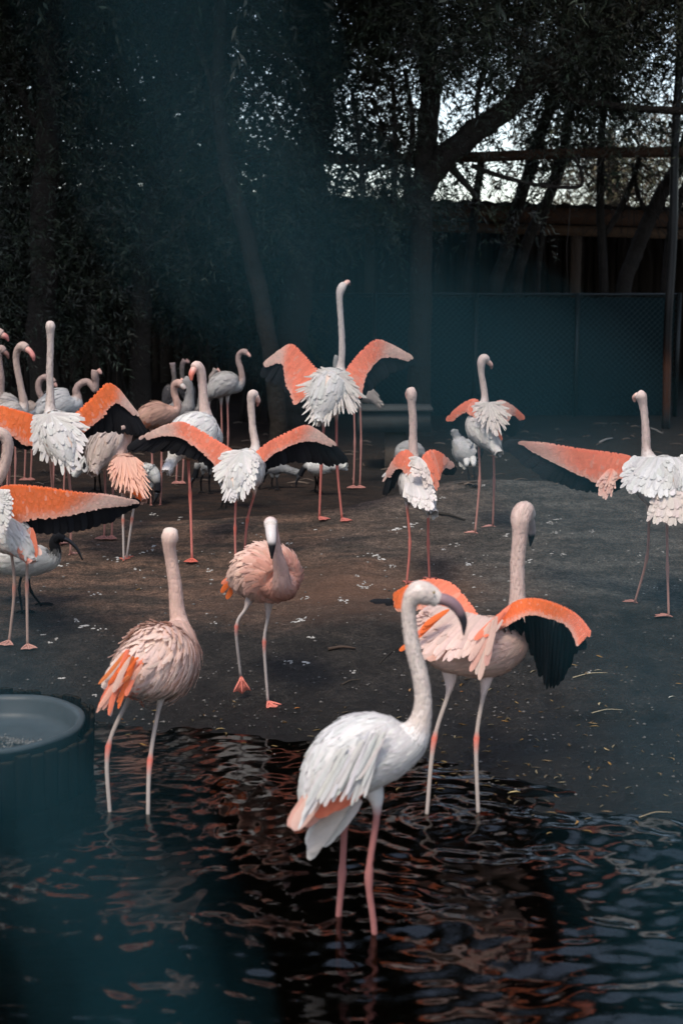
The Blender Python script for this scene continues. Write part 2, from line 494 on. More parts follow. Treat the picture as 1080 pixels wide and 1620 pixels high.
SH_Y = 20.6
zl = P(0, 292, SH_Y)[2]; zr = P(1080, 326, SH_Y)[2]
def roof_z(x): return zl + (zr - zl) * (x + 4.9) / 9.8
shed = thing('open_shelter', 'long low open fronted wooden shelter in darkness behind the trees', 'shelter', (0, 22.5, .36))
mb = MB()                                                     # corrugated roof, thick enough to be a solid
xs = np.arange(-11, 11.01, .07); ys = np.array([SH_Y - .12, 22, 24.6])
X, Yg = np.meshgrid(xs, ys, indexing='ij')
Z = roof_z(X) - .03 + .018 * np.sin(X * 2 * math.pi / .28) - .03 * (Yg - SH_Y) + .02 * (fbm(X * .5, Yg, 2) - .5)
for dz, rev in ((0, 0), (-.03, 1)):
    V = np.stack([X, Yg, Z + dz], -1).reshape(-1, 3); ny = 3
    i = np.arange(len(xs) - 1)[:, None] * ny + np.arange(ny - 1)[None]
    q = np.stack([i, i + ny, i + ny + 1, i + 1], -1).reshape(-1, 4)
    mb.add(V, quads=q[:, ::-1] if rev else q, col=(.10, .095, .09))
mb.build('roof', M['roofing'], shed)
mb = MB(); tilt_box(mb, -11, 11, SH_Y - .05, SH_Y, roof_z(-11) - .30, roof_z(11) - .30, .22, (.075, .035, .018)); mb.build('fascia_board', M['wood'], shed)
mb = MB(); tilt_box(mb, -11, 11, SH_Y + .02, SH_Y + .16, roof_z(-11) - .46, roof_z(11) - .46, .14, (.10, .055, .03)); mb.build('lintel', M['wood'], shed)
bb = MB(); box(bb, -.104, .104, 0, .03, 0, 1, col=(.028, .02, .015)); bme = bb.mesh('wall_board', M['wood'])
for k in range(116):
    o = bpy.data.objects.new('wall_board', bme); COL.objects.link(o); o.parent = shed
    o.location = (-11 + .19 * k + .09, 23.9 - 22.5 + .034 * (k % 2), -.08); o.scale.z = roof_z(o.location.x) - .16 - .36 + .08
for x in (-9.3, -6.2, -3.2, .4, 3.35, 5.9, 9.0):
    part_box('post', M['wood'], shed, x - .07, x + .07, SH_Y + .02, SH_Y + .16, .2, roof_z(x) - .46, col=(.05, .035, .025))
part_box('side_wall', M['wood'], shed, -11.02, -10.96, SH_Y, 23.9, .2, 2.9, col=(.07, .05, .035))
part_box('side_wall', M['wood'], shed, 10.96, 11.02, SH_Y, 23.9, .2, 2.9, col=(.07, .05, .035))

# ------------------------------------------------------------------ teal windbreak fence in front of the shelter
FY = 18.4; fx0 = P(432, 560, FY)[0]; fx1 = P(1069, 560, FY)[0]; fz = P(700, 466, FY)[2]
fence = thing('windbreak_fence', 'low chain link fence backed with dark teal netting across the back of the yard', 'fence', ((fx0 + fx1) / 2, FY, .36))
xs = np.arange(fx0, fx1, .05); zs = np.linspace(.38, fz - .04, 24)
X, Zg = np.meshgrid(xs, zs, indexing='ij'); Yn = FY + .03 + .02 * np.sin(X * 5.1) + .015 * (fbm(X * 3, Zg * 3, 3) - .5)
net = MB()
i = np.arange(len(xs) - 1)[:, None] * len(zs) + np.arange(len(zs) - 1)[None]
q = np.stack([i, i + len(zs), i + len(zs) + 1, i + 1], -1).reshape(-1, 4)
for dy, rev in ((0, 0), (.004, 1)): net.add(np.stack([X, Yn + dy, Zg], -1).reshape(-1, 3), quads=q[:, ::-1] if rev else q, col=(.004, .018, .022))
net.build('netting', M['wood'], fence)
wm = MB(); pz = .075; H = fz - .4
for s_ in (-1, 1):
    for k in range(int((fx1 - fx0 + H) / pz)):
        a0 = fx0 + k * pz - (H if s_ > 0 else 0)
        xa, za, xb, zb = a0, .4, a0 + H, fz
        if s_ < 0: xa, xb = a0 + 0, a0 - H
        # clip to the frame
        def clipx(xa, za, xb, zb):
            t0, t1 = 0., 1.; dx = xb - xa
            for e, lo in ((fx0, 1), (fx1, 0)):
                t = (e - xa) / dx
                if (dx > 0) == bool(lo): t0 = max(t0, t)
                else: t1 = min(t1, t)
            return t0, t1
        t0, t1 = clipx(xa, za, xb, zb)
        if t1 - t0 < .01: continue
        A = (xa + (xb - xa) * t0, FY - .004 * s_, za + (zb - za) * t0); B_ = (xa + (xb - xa) * t1, FY - .004 * s_, za + (zb - za) * t1)
        bar(wm, A, B_, .005, .005, (.02, .045, .045), up=(0, 1, 0))
tag(wm.build('chain_link_wire', M['metal'], fence), kind='stuff')
for k in range(5):
    x = fx0 + (fx1 - fx0) * k / 4; mb = MB(); loft(mb, [(x, FY - .04, .3), (x, FY - .04, fz + .02)], [.03, .03], (.012, .016, .016), 8); mb.build('post', M['metal'], fence)
mb = MB(); loft(mb, [(fx0, FY - .0, fz + .0), (fx1, FY - .0, fz + .0)], [.018, .018], (.010, .014, .014), 8); mb.build('top_rail', M['metal'], fence)

# ------------------------------------------------------------------ trees
BARK = (.030, .025, .021)
def tree_root(name, label, base, group='dark trees over the back of the yard'):
    return thing(name, label, 'tree', (base[0], base[1], float(ground_z(base[0], base[1], False))), group)

def stem(mb, pts, Y0, r0, r1, col=BARK, ground=True, seg=10):
    w_ = [pt(v, Y0) for v in pts]
    if ground:
        b = w_[0].copy(); b[2] = float(ground_z(b[0], b[1], False)) - .05
        if w_[0][2] - b[2] > .1: w_ = [b] + w_
    n = len(w_) * 7; C_ = catmull(np.array(w_), n)
    C_ = C_ + (np.stack([fbm(C_[:, 2] * 2, C_[:, 0] * 0 + k * 9 + r0, 3) for k in range(3)], 1) - .45) * .5 * r0 * Y0 / FOC * 1.2
    R_ = np.linspace(r0, r1, n) * Y0 / FOC
    if ground: R_[:4] *= np.array([1.5, 1.25, 1.12, 1.04])
    c = var(np.asarray(col), n, .2); loft(mb, C_, R_, c, seg, jit=.14); return C_

def twig_lines(mb, starts, n, ln, r=.006, col=(.045, .036, .03), down=.15):
    for k in range(n):
        p = starts[RNG.integers(len(starts))] + (RNG.random(3) - .5) * .1; d = norm(RNG.normal(size=3) * np.array((1, .6, .9))); C_ = [p]
        for j in range(6):
            d = norm(d + RNG.normal(size=3) * .35 + np.array((0, 0, -down))); C_.append(C_[-1] + d * ln / 6)
        loft(mb, np.array(C_), np.linspace(r, r * .35, 7), col, 4)

def leaves(mb, cen, twl=.5, per=22, L=.075, W=.014, col=(.032, .038, .026), droop=.9, cvar=.35):
    """drooping twigs of narrow leaves hanging from the points cen"""
    N = len(cen)
    if not N: return
    d = norm(RNG.normal(size=(N, 3)) * np.array((1, 1, .35)))
    t = RNG.random((N, per, 1)) * twl
    p = cen[:, None, :] + d[:, None, :] * t; p[:, :, 2:] -= droop * t ** 2 / twl + 0
    p = p + RNG.normal(size=p.shape) * .02
    ld = norm(d[:, None, :] * .6 + RNG.normal(size=p.shape) * .55 + np.array((0, 0, -.45)))
    rn = RNG.normal(size=p.shape); s_ = norm(np.cross(ld, rn)); nn = np.cross(s_, ld)
    l = L * (.6 + .8 * RNG.random((N, per, 1))); w_ = W * (.7 + .6 * RNG.random((N, per, 1)))
    a = p; b = p + ld * l * .45 + s_ * w_ * .5 + nn * w_ * .3; c = p + ld * l; e = p + ld * l * .45 - s_ * w_ * .5 + nn * w_ * .3
    V = np.stack([a, b, c, e], 2).reshape(-1, 3); q = np.arange(len(V)).reshape(-1, 4)
    cc = np.asarray(col) * (1 + (RNG.random((N, per, 1)) - .5) * 2 * cvar) * (1 + (RNG.random((N, 1, 3)) - .5) * .35)
    mb.add(V, quads=q, col=np.repeat(np.clip(cc, 0, 1).reshape(-1, 3), 4, 0))

# how thickly leaves hang in each direction (openings through which the pale sky shows)
GAPS = [(425, 12, 22, 22, .0), (408, 120, 34, 70, .22), (455, 175, 26, 40, .3), (400, 195, 20, 26, .4), (715, 150, 40, 55, .22), (800, 232, 60, 50, .10), (735, 240, 60, 60, .22), (580, 215, 70, 75, .35), (1040, 120, 62, 62, .12),
        (1000, 90, 30, 30, .3), (940, 205, 80, 30, .25), (1030, 215, 70, 60, .2), (770, 85, 45, 18, .6), (1060, 35, 30, 40, .35), (905, 300, 190, 34, .08), (1000, 270, 90, 60, .12), (820, 290, 80, 40, .08), (640, 120, 50, 50, .6), (555, 285, 60, 30, .5), (650, 300, 90, 20, .5), (215, 300, 230, 12, .25),
        (180, 5, 20, 12, .5), (45, 200, 25, 25, .6), (860, 160, 30, 40, .55)]
def dens(px, py):
    k = np.ones_like(px)
    for (x, y, rx, ry, v) in GAPS:
        r = np.hypot((px - x) / rx, (py - y) / ry); k = np.minimum(k, v + (1 - v) * smooth(.75, 1.25, r + .35 * (fbm(px * .03, py * .03, 3, 3) - .45)))
    return k

def crown_points(n, x0, x1, y0, y1, Ya, Yb, use_gap=True, low=None):
    px = x0 + RNG.random(n) * (x1 - x0); py = y0 + RNG.random(n) * (y1 - y0); Yv = Ya + RNG.random(n) * (Yb - Ya)
    k = dens(px, py) if use_gap else np.ones(n)
    cl = fbm(px * .022, py * .022, 3, 12); k = k * np.clip(.35 + 1.3 * smooth(.30, .60, cl), 0, 1.2)
    if low is not None: k = k * smooth(low, low - 70, py + 60 * (fbm(px * .01, py * 0, 2, 4) - .5))
    m = RNG.random(n) < k
    return np.array([P(a, b, c) for a, b, c in zip(px[m], py[m], Yv[m])]).reshape(-1, 3)

TREES = [
 ('thick black trunk at the left edge with a bough reaching right near the top', 15.6, [([(66, 520), (72, 300), (76, 120), (82, 0), (80, -120), (90, -500)], 24, 14, 1), ([(95, 110, 0), (120, 68, .1), (160, 38, .1), (205, 14, .2), (260, -40, .3)], 9, 5, 0), ([(60, 200), (20, 120), (-30, 80)], 8, 4, 0)], (-180, 170), 15.0, 17.2, 560),
 ('dark trunk with an S-bend left of the upper centre', 16.2, [([(222, 470), (240, 340), (262, 262), (258, 200), (262, 120), (300, 0), (310, -120), (330, -450)], 17, 11, 1), ([(258, 190), (225, 90), (215, -20)], 6, 4, 0), ([(262, 240), (310, 170), (320, 60), (290, -40)], 7, 4, 0)], (170, 330), 15.4, 17.6, 470),
 ('leaning slender trunk with pale bark patches left of the tallest flamingo', 15.0, [([(442, 660), (428, 560), (410, 460), (394, 380), (372, 312), (356, 262), (348, 190), (345, 110), (350, 0), (350, -120), (370, -420)], 15, 9, 1), ([(350, 200), (330, 120), (300, 40)], 5, 3, 0)], (330, 450), 14.8, 17.4, 420),
 ('broad brown trunk with rough bark in the upper centre', 17.0, [([(462, 620), (468, 450), (482, 320), (497, 230), (506, 140), (502, 50), (510, -60), (520, -400)], 27, 19, 1), ([(500, 150), (545, 60), (600, 0)], 9, 5, 0), ([(505, 80), (450, 10), (430, -60)], 8, 5, 0)], (440, 600), 15.6, 18.2, 360),
 ('tree with a heavy bough rising diagonally to the upper right corner', 16.4, [([(664, 620), (668, 460), (668, 320), (672, 220), (680, 130), (668, 0), (660, -150), (650, -450)], 19, 13, 1), ([(655, 330), (690, 262), (740, 218), (800, 176), (860, 116), (950, 50), (1050, 4), (1130, -30)], 22, 10, 0), ([(800, 176), (830, 120), (830, 60), (850, -20)], 10, 6, 0), ([(700, 250), (735, 290), (760, 320)], 7, 3, 0), ([(960, 165), (1000, 170), (1085, 176)], 5, 6, 0), ([(860, 118), (910, 160), (960, 165)], 6, 5, 0), ([(745, 262), (790, 278), (850, 292), (915, 295), (918, 270), (905, 245)], 4, 2, 0), ([(622, 330), (624, 220), (620, 120)], 5, 3, 0), ([(575, 310), (566, 215), (556, 140)], 5, 3, 0), ([(640, 300), (652, 200), (640, 110)], 5, 3, 0), ([(770, 100), (755, 150), (755, 210)], 5, 3, 0)], (600, 820), 15.0, 18.2, 350),
 ('pair of leaning pale trunks in front of the shelter', 18.9, [([(782, 470), (797, 410), (815, 340), (832, 285), (855, 215), (880, 130), (900, 0)], 12, 8, 1), ([(815, 468, .1), (835, 380, .1), (868, 310, .1), (890, 250, .1), (905, 150, .1), (940, 20, .1)], 10, 7, 1), ([(850, 468, .3), (856, 380, .3), (866, 310, .3), (880, 240, .3)], 5, 3, 1), ([(736, 470, .2), (744, 400, .2), (748, 350, .2), (760, 250, .2)], 9, 6, 1)], (820, 930), 16.0, 18.6, 300),
 ('slim upright forked trunk in front of the shelter', 19.0, [([(955, 470), (952, 390), (949, 300), (952, 200), (960, 60)], 8, 5, 1), ([(956, 372), (978, 335), (998, 290), (1010, 250)], 5, 4, 0)], (900, 1000), 16.4, 18.8, 250),
 ('curved leaning trunk with mottled bark near the right edge', 19.0, [([(984, 470), (1002, 410), (1024, 350), (1052, 296), (1078, 250), (1110, 150)], 13, 10, 1), ([(1052, 470, .2), (1058, 390, .2), (1068, 335, .2), (1090, 280, .2)], 8, 7, 1), ([(1030, 345), (1010, 310), (1000, 260)], 4, 3, 0)], (980, 1260), 16.0, 18.8, 260),
]
for (label, Y0, stems, (xa, xb), Ya, Yb, low) in TREES:
    base = P(stems[0][0][0][0], 600, Y0); tr = tree_root('tree', label, base)
    tm = MB(); ends = []
    for (pts_, r0, r1, gr) in stems:
        C_ = stem(tm, pts_, Y0, r0, r1, ground=bool(gr)); ends += list(C_[len(C_) // 2:])
    ends = [e for e in ends if e[2] > 3.0]
    twig_lines(tm, ends, 70, 1.3); tm.build('trunk', M['bark'], tr)
    wd = xb - xa; cm = MB()
    cen = crown_points(int(wd * (11 if xb < 620 else 8)), xa - 25, xb + 25, -160, low, Ya, Yb, low=low); leaves(cm, cen)
    cen = crown_points(int(wd * (7 if xb > 600 else 1)), xa - 25, xb + 25, -150, 105, Ya - .5, Yb, low=low); leaves(cm, cen)
    cen = crown_points(int(wd * .01), xa - 25, xb + 25, -160, low, Ya, Yb, low=low); leaves(cm, cen)
    cen = crown_points(int(wd * (11 if xb < 620 else 3.2)), xa - 25, xb + 25, -160, min(low, 330), 17.5, 19.8, low=low); leaves(cm, cen, twl=.6, per=14, L=.13, W=.034)
    n_ = int(wd * (2.4 if xa < 600 else 1.0)); cen = crown_points(n_, xa - 25, xb + 25, -560 if xa < 600 else -240, -140, Ya - 2.0, Yb + 1, False); leaves(cm, cen, twl=.8, per=26, L=.13, W=.034)
    # unseen boughs above the frame, thickened to shade the back half of the yard
    n_ = int(wd * (5 if xa < 600 else 1.0 if xa < 800 else 0)); xw = (RNG.random(n_) * (wd + 50) + xa - 25 - 540) / FOC * 15.5; c_ = np.column_stack([xw * 1.05, 12.2 + RNG.random(n_) * 5.5, 6.1 + RNG.random(n_) * 1.3]); leaves(cm, c_, twl=.8, per=30, L=.13, W=.036, droop=.4)
    tag(cm.build('crown', M['leaf'], tr), kind='stuff')

# crowns that roof the back of the yard from the sides
for lab, x_, y_, sgn in (('big leafy tree left of the yard beyond the edge of the picture', -6.4, 13.5, -1), ('big leafy tree right of the yard beyond the edge of the picture', 8.6, 14.5, 1)):
    tr = tree_root('tree', lab, (x_, y_, 0)); tm = MB()
    C_ = np.array([(x_, y_, .2), (x_ * .98, y_, 2.5), (x_ * .9, y_ + .3, 4.5), (x_ * .7, y_ + .8, 6.5)]); loft(tm, catmull(C_, 20), np.linspace(.24, .12, 20), var(BARK, 20, .2), 12, jit=.15); tm.build('trunk', M['bark'], tr)
    n = 1500; c = np.column_stack([x_ * .8 + RNG.normal(size=n) * 1.3, y_ + 1.5 + RNG.normal(size=n) * 1.5, 6.7 + RNG.normal(size=n) * .7])
    cm = MB(); leaves(cm, c, twl=.6, per=26, L=.12, W=.032); tag(cm.build('crown', M['leaf'], tr), kind='stuff')

# unseen trees added behind and beside the camera to cut low sky light
for k, (x_, y_, lab) in enumerate(((-7.5, 7.5, 'broad screening tree added left of the pond beyond the frame'), (-9.5, 1.5, 'broad screening tree added on the near left bank out of frame'), (-7.5, -6, 'broad screening tree added behind the camera to the left'), (-1.5, -9.5, 'broad screening tree added straight behind the camera'), (5.5, -8, 'broad screening tree added behind the camera to the right'), (9.5, -1.0, 'broad screening tree added on the near right bank out of frame'), (8.5, 7.0, 'broad screening tree added right of the pond beyond the frame'))):
    tr = tree_root('tree', lab, (x_, y_, 0)); tm = MB(); z0 = float(ground_z(x_, y_, False))
    C_ = np.array([(x_, y_, z0 - .1), (x_ * 1.02, y_, 1.8), (x_ * .98, y_ + .2, 4.0), (x_ * .95, y_ + .3, 6.0)]); loft(tm, catmull(C_, 20), np.linspace(.26, .1, 20), var(BARK, 20, .2), 10, jit=.15); tm.build('trunk', M['bark'], tr)
    n = 1000; c = np.column_stack([x_ + RNG.normal(size=n) * 1.7, y_ + RNG.normal(size=n) * 1.7, 3.6 + RNG.normal(size=n) * 1.5]); c = c[(c[:, 2] > .6) & (np.hypot(c[:, 0], c[:, 1]) > 2.5) & ((c[:, 1] < -1) | (np.abs(c[:, 0]) > .27 * c[:, 1] + 2.2))]
    cm = MB(); leaves(cm, c, twl=.8, per=16, L=.22, W=.08); tag(cm.build('crown', M['leaf'], tr), kind='stuff')

# overhanging canopy, one more tree behind the shelter each side and a far sunlit one
tr = tree_root('tree', 'distant olive brown tree in daylight beyond the shelter roof at the right', (9.5, 33, 0)); tm = MB()
loft(tm, catmull([(6.3, 33, .2), (6.3, 33, 2.5), (6.0, 33, 5)], 12), np.linspace(.25, .15, 12), BARK, 10, jit=.1); tm.build('trunk', M['bark'], tr)
n = 1100; c = np.column_stack([6.6 + RNG.normal(size=n) * 1.2, 33 + RNG.normal(size=n) * 1.0, 4.5 + RNG.normal(size=n) * .75]); cm = MB(); leaves(cm, c, twl=.5, per=14, L=.12, W=.035, col=(.10, .085, .05)); tag(cm.build('crown', M['leaf'], tr), kind='stuff')

# shrubs in the dark at the left and centre
for lab, x0, x1, y0, y1, Ya, Yb, n in (('dark shrub with long narrow leaves below the roof line at the far left', -60, 130, 320, 520, 16.2, 17.4, 900), ('dark shrub of willow leaves between the two left trunks', 110, 300, 330, 500, 16.6, 17.6, 800), ('low dark shrub behind the leaning slender trunk', 300, 480, 330, 560, 17.4, 18.2, 700)):
    b = P((x0 + x1) / 2, 600, (Ya + Yb) / 2); tr = thing('shrub', lab, 'shrub', (b[0], b[1], .36), 'dark shrubs at the back')
    tm = MB()
    for k in range(7):
        x = b[0] + random.uniform(-.4, .4); C_ = catmull([(x, b[1], .3), (x + random.uniform(-.2, .2), b[1], 1.2), (x + random.uniform(-.5, .5), b[1] + random.uniform(-.3, .3), 2.3)], 8); loft(tm, C_, np.linspace(.03, .01, 8), BARK, 6)
    tm.build('stem', M['bark'], tr); cm = MB(); leaves(cm, crown_points(n, x0, x1, y0, y1, Ya, Yb, False), twl=.4, per=20, L=.10, W=.018, col=(.036, .042, .030)); tag(cm.build('foliage', M['leaf'], tr), kind='stuff')

# ------------------------------------------------------------------ rail, posts, feeding table
mb = MB(); n = 40; C_ = catmull([P(-60, 236, 17.2), P(150, 244, 17.2), P(420, 250, 17.2), P(600, 252, 17.2), P(760, 248, 17.2), P(920, 242, 17.2), P(1120, 240, 17.2)], n)
loft(mb, C_, [.062] * n, var((.07, .038, .024), n, .15), 10, jit=.1); tag(mb.build('wooden_rail', M['bark']), 'long brown round pole laid horizontally between the trees under the leaves', 'pole')
a = P(1077, 0, 17.0); mb = MB(); zc = np.linspace(.25, 6.4, 30)
cc = np.where(((zc < 1.45) & (zc > .5))[:, None], np.array((.07, .024, .010)), np.array((.012, .012, .012))) * (1 + .5 * (RNG.random((30, 1)) - .5)); cc[5:8] *= .15
loft(mb, np.column_stack([np.full(30, a[0]) + .01 * np.sin(zc * 3), np.full(30, 17.0), zc]), [.05] * 30, cc, 10, jit=.05); tag(mb.build('fence_post', M['metal']), 'dark post at the right edge with flaking orange rust near its foot', 'post')

TY = 13.4; x0 = P(566, 660, TY)[0]; x1 = P(681, 660, TY)[0]; zt = P(600, 646, TY)[2]; zb = P(600, 684, TY)[2]
tb = thing('feeding_table', 'grey box shaped feeding table on one central leg in front of the dark fence', 'table', ((x0 + x1) / 2, TY + .2, .36))
part_box('top_slab', M['concrete'], tb, x0 - .02, x1 + .02, TY - .03, TY + .45, zt - .03, zt, col=(.045, .048, .048))
part_box('trough_box', M['concrete'], tb, x0, x1, TY, TY + .42, zb, zt - .031, col=(.035, .038, .038))
xm = P(626, 700, TY)[0]; part_box('leg', M['wood'], tb, xm - .1, xm + .1, TY + .1, TY + .3, .3, zb, col=(.09, .07, .055))

# ------------------------------------------------------------------ round tub with a palisade of stakes
TC = P(-12, 1142, 6.2); tcx, tcy, tcz = TC; R0 = .40
tub = thing('feeding_tub', 'round tub at the left edge with a pale metal basin ringed by dark wooden stakes', 'tub', (tcx, tcy, -.05))
mb = MB(); prof = [(R0 - .17, -.105), (R0 - .06, -.10), (R0 - .035, -.07), (R0 - .025, -.015), (R0 - .012, .004), (R0, .008), (R0 + .014, .004), (R0 + .018, -.008), (R0 + .012, -.02), (R0 - .01, -.03), (R0 - .02, -.08), (R0 - .05, -.115), (.002, -.12)]
prof = [(.002, -.108)] + prof; seg = 72; th = np.linspace(0, 2 * math.pi, seg, endpoint=False)
V = np.array([[(tcx + r * math.cos(t), tcy + r * math.sin(t), tcz + z + .002 * math.sin(t * 7)) for t in th] for r, z in prof]).reshape(-1, 3)
q = [(i * seg + j, i * seg + (j + 1) % seg, (i + 1) * seg + (j + 1) % seg, (i + 1) * seg + j) for i in range(len(prof) - 1) for j in range(seg)]
mb.add(V, quads=np.array(q), col=(.055, .070, .080)); mb.build('basin', M['metal'], tub)
ns = 42; smesh = []
for k in range(4):
    m_ = MB(); r_ = .0365; hh = [.0, -.012, .010, -.006][k]; pr = [(-r_, -.008), (-r_ * .85, .006), (-r_ * .4, .012), (r_ * .4, .012), (r_ * .85, .006), (r_, -.008)]
    top = tcz - .012 + hh - (-.05); v = [(a_, b_ * .9, 0) for a_, b_ in pr] + [(a_, b_, top - .008 + .006 * math.sin(a_ * 200 + k)) for a_, b_ in pr] + [(a_ * .8, b_ * .75, top + .002 * math.sin(a_ * 90 + k)) for a_, b_ in pr]
    f = [(i, (i + 1) % 6, (i + 1) % 6 + 6, i + 6) for i in range(6)] + [(i + 6, (i + 1) % 6 + 6, (i + 1) % 6 + 12, i + 12) for i in range(6)] + [tuple(range(12, 18)), tuple(range(6))[::-1]]
    m_.add(v, faces=f, col=[(.004, .004, .004)] * 6 + [(.006, .005, .005)] * 6 + [(.022, .017, .013)] * 6); smesh.append(m_.mesh('stake', M['charred'], flat=True))
for k in range(ns):
    t = 2 * math.pi * k / ns + random.uniform(-.01, .01); back = math.sin(t)
    o = bpy.data.objects.new('stake', smesh[random.randrange(4)]); COL.objects.link(o); o.parent = tub
    rr = R0 + .034 + random.uniform(-.004, .004); o.location = (rr * math.cos(t), rr * math.sin(t), random.uniform(-.012, .0) + (.034 if back > .05 else -.010))
    o.rotation_euler = (-.05, random.uniform(-.03, .03), t - math.pi / 2)
mb = MB(); loft(mb, np.array([(tcx + (R0 + .0) * math.cos(t), tcy + (R0 + .0) * math.sin(t), -.05 + .15) for t in np.linspace(0, 2 * math.pi, 73)]), [.018] * 73, (.03, .03, .03), 6); mb.build('inner_hoop', M['metal'], tub)
mb = MB()
octa = np.array([(1, 0, 0), (-1, 0, 0), (0, 1, 0), (0, -1, 0), (0, 0, 1), (0, 0, -1.)]); of = [(0, 2, 4), (2, 1, 4), (1, 3, 4), (3, 0, 4), (2, 0, 5), (1, 2, 5), (3, 1, 5), (0, 3, 5)]
for k in range(1500):
    a = RNG.normal(size=2) * np.array((.13, .055)); gx, gy = tcx - .02 + a[0], tcy - .06 + a[1]
    if math.hypot(gx - tcx, gy - tcy) > R0 - .05: continue
    h = .055 * math.exp(-((a[0] / .15) ** 2 + (a[1] / .07) ** 2)); s_ = random.uniform(.003, .0065)
    mb.add(octa * s_ * (.6 + .8 * RNG.random((6, 1))) + (gx, gy, tcz - .104 + h + s_), faces=of, col=np.array((.16, .16, .155)) * random.uniform(.5, 1.4))
tag(mb.build('gravel', M['stone'], tub, flat=True), kind='stuff')

# ------------------------------------------------------------------ litter on the mud
def gz(x, y): return np.maximum(ground_z(x, y), 0)
mb = MB()
def litter_leaf(x, y, L, a, col, float_=False):
    z = max(float(ground_z(x, y)), 0.0) + .005; W = L * .10; c, s_ = math.cos(a), math.sin(a); k = random.uniform(.06, .3)
    pts_ = [(0, 0, 0), (.3, 1, .5), (.7, .8, .9), (1, 0, .2), (.7, -.8, 1.0), (.3, -1, .6), (.5, 0, .1)]
    v = [(x + (u - .5) * L * c - w_ * W * s_ + (k * L * math.sin(u * 3) * -s_), y + (u - .5) * L * s_ + w_ * W * c + k * L * math.sin(u * 3) * c, z + h * L * .10) for u, w_, h in pts_]
    v = v + [(p[0], p[1], p[2] - .0012) for p in v]
    f = [(0, 1, 6), (1, 2, 6), (2, 3, 6), (3, 4, 6), (4, 5, 6), (5, 0, 6)]
    mb.add(v, faces=f + [tuple(i + 7 for i in t[::-1]) for t in f], col=col)
YEL = [(.34, .23, .09), (.28, .19, .09), (.20, .14, .08), (.40, .22, .06), (.14, .11, .07), (.24, .20, .12)]
for (px, py, n, sx, sy) in ((720, 1150, 90, 90, 45), (700, 1215, 60, 50, 30), (900, 1180, 60, 110, 60), (1000, 1140, 40, 70, 60), (820, 1250, 26, 70, 20), (560, 1150, 20, 80, 40), (330, 1150, 34, 120, 28), (500, 1175, 12, 40, 12), (850, 1080, 26, 90, 30), (980, 1280, 16, 60, 20), (500, 1000, 26, 200, 80)):
    for k in range(int(n * .7)):
        g = G(px + random.gauss(0, sx), py + random.gauss(0, sy)); litter_leaf(g[0], g[1], random.uniform(.012, .055) , random.uniform(0, 6.28), np.array(random.choice(YEL)) * random.uniform(.25, .9))
for (px, py, L, a, c) in ((813, 1256, .06, .1, (.5, .4, .2)), (190, 1142, .04, .1, (.55, .2, .04)), (470, 1125, .035, .2, (.5, .2, .05)), (488, 1201, .05, .0, (.55, .33, .12)), (213, 1106, .04, .3, (.5, .3, .08)), (650, 1090, .05, 1.2, (.35, .2, .1)), (950, 1120, .05, 1, (.4, .33, .2)), (1062, 1108, .05, .4, (.5, .48, .4)), (960, 1185, .045, 2, (.4, .3, .15)), (348, 1158, .05, .1, (.5, .36, .15)), (730, 1095, .02, .1, (.6, .25, .06)), (945, 1065, .05, .1, (.35, .3, .2))):
    g = G(px, py); litter_leaf(g[0], g[1], L, a, c)
tag(mb.build('fallen_leaves', M['litter']), 'narrow yellow and brown fallen leaves scattered over the mud by the water', 'fallen leaves', kind='stuff')

mb = MB()
def splat(px, py, r, col):
    g = G(px, py); n = 11; v = []
    if g[1] - shore(g[0]) < .15: return
    a0 = random.uniform(0, 6.28); el = random.uniform(.45, .9)
    for ring in (1.0, .55, 0):
        for j in range(n if ring else 1):
            t = j / n * 2 * math.pi; rr = r * ring * (.25 + 1.2 * random.random() ** 1.5); x = g[0] + rr * math.cos(t + a0) * 1.5; y = g[1] + rr * math.sin(t + a0) * el * 1.3
            v.append((x, y, float(ground_z(x, y)) + (.0015 if ring == 1 else .006)))
    f = [(j, (j + 1) % n, n + (j + 1) % n, n + j) for j in range(n)] + [(n + j, n + (j + 1) % n, 2 * n) for j in range(n)]
    mb.add(v, faces=f, col=np.asarray(col) * random.uniform(.7, 1.15))
for (px, py, r) in ((80, 1018, 5), (90, 1012, 4), (68, 1003, 4), (135, 993, 8), (155, 998, 7), (120, 985, 5), (156, 942, 7), (240, 816, 8), (283, 822, 6), (215, 903, 5), (95, 895, 8), (180, 886, 9), (235, 872, 10), (470, 984, 11), (478, 980, 9), (487, 1050, 9), (458, 1047, 6), (492, 1010, 6), (460, 1050, 4), (595, 880, 9), (603, 884, 8), (580, 925, 7), (640, 835, 12), (650, 828, 10), (625, 838, 8), (620, 895, 6), (565, 912, 4), (575, 928, 6), (545, 953, 6), (485, 945, 6), (540, 950, 8), (720, 860, 6), (880, 843, 6), (885, 880, 8), (800, 850, 8), (745, 892, 9), (835, 890, 8), (935, 840, 5), (700, 868, 4), (845, 965, 6), (930, 1066, 5), (280, 888, 4), (150, 1100, 4), (100, 1075, 6), (340, 985, 4), (30, 860, 5), (330, 900, 5), (500, 835, 6), (270, 870, 5), (800, 730, 5), (873, 830, 9), (877, 822, 7), (1035, 930, 4), (1010, 880, 4), (700, 790, 5), (765, 770, 4), (560, 1062, 4), (455, 860, 5)):
    for k in range(6): splat(px + random.gauss(0, r * .6), py + random.gauss(0, r * .22), r * random.uniform(.12, .42) * .0033, (.42, .41, .39))
for k in range(150): splat(random.uniform(-40, 1120), random.triangular(800, 1010, 890), random.uniform(.003, .008), (.30, .29, .27))
tag(mb.build('bird_droppings', M['litter']), 'white bird droppings spattered over the brown mud bank', 'bird droppings', kind='stuff')

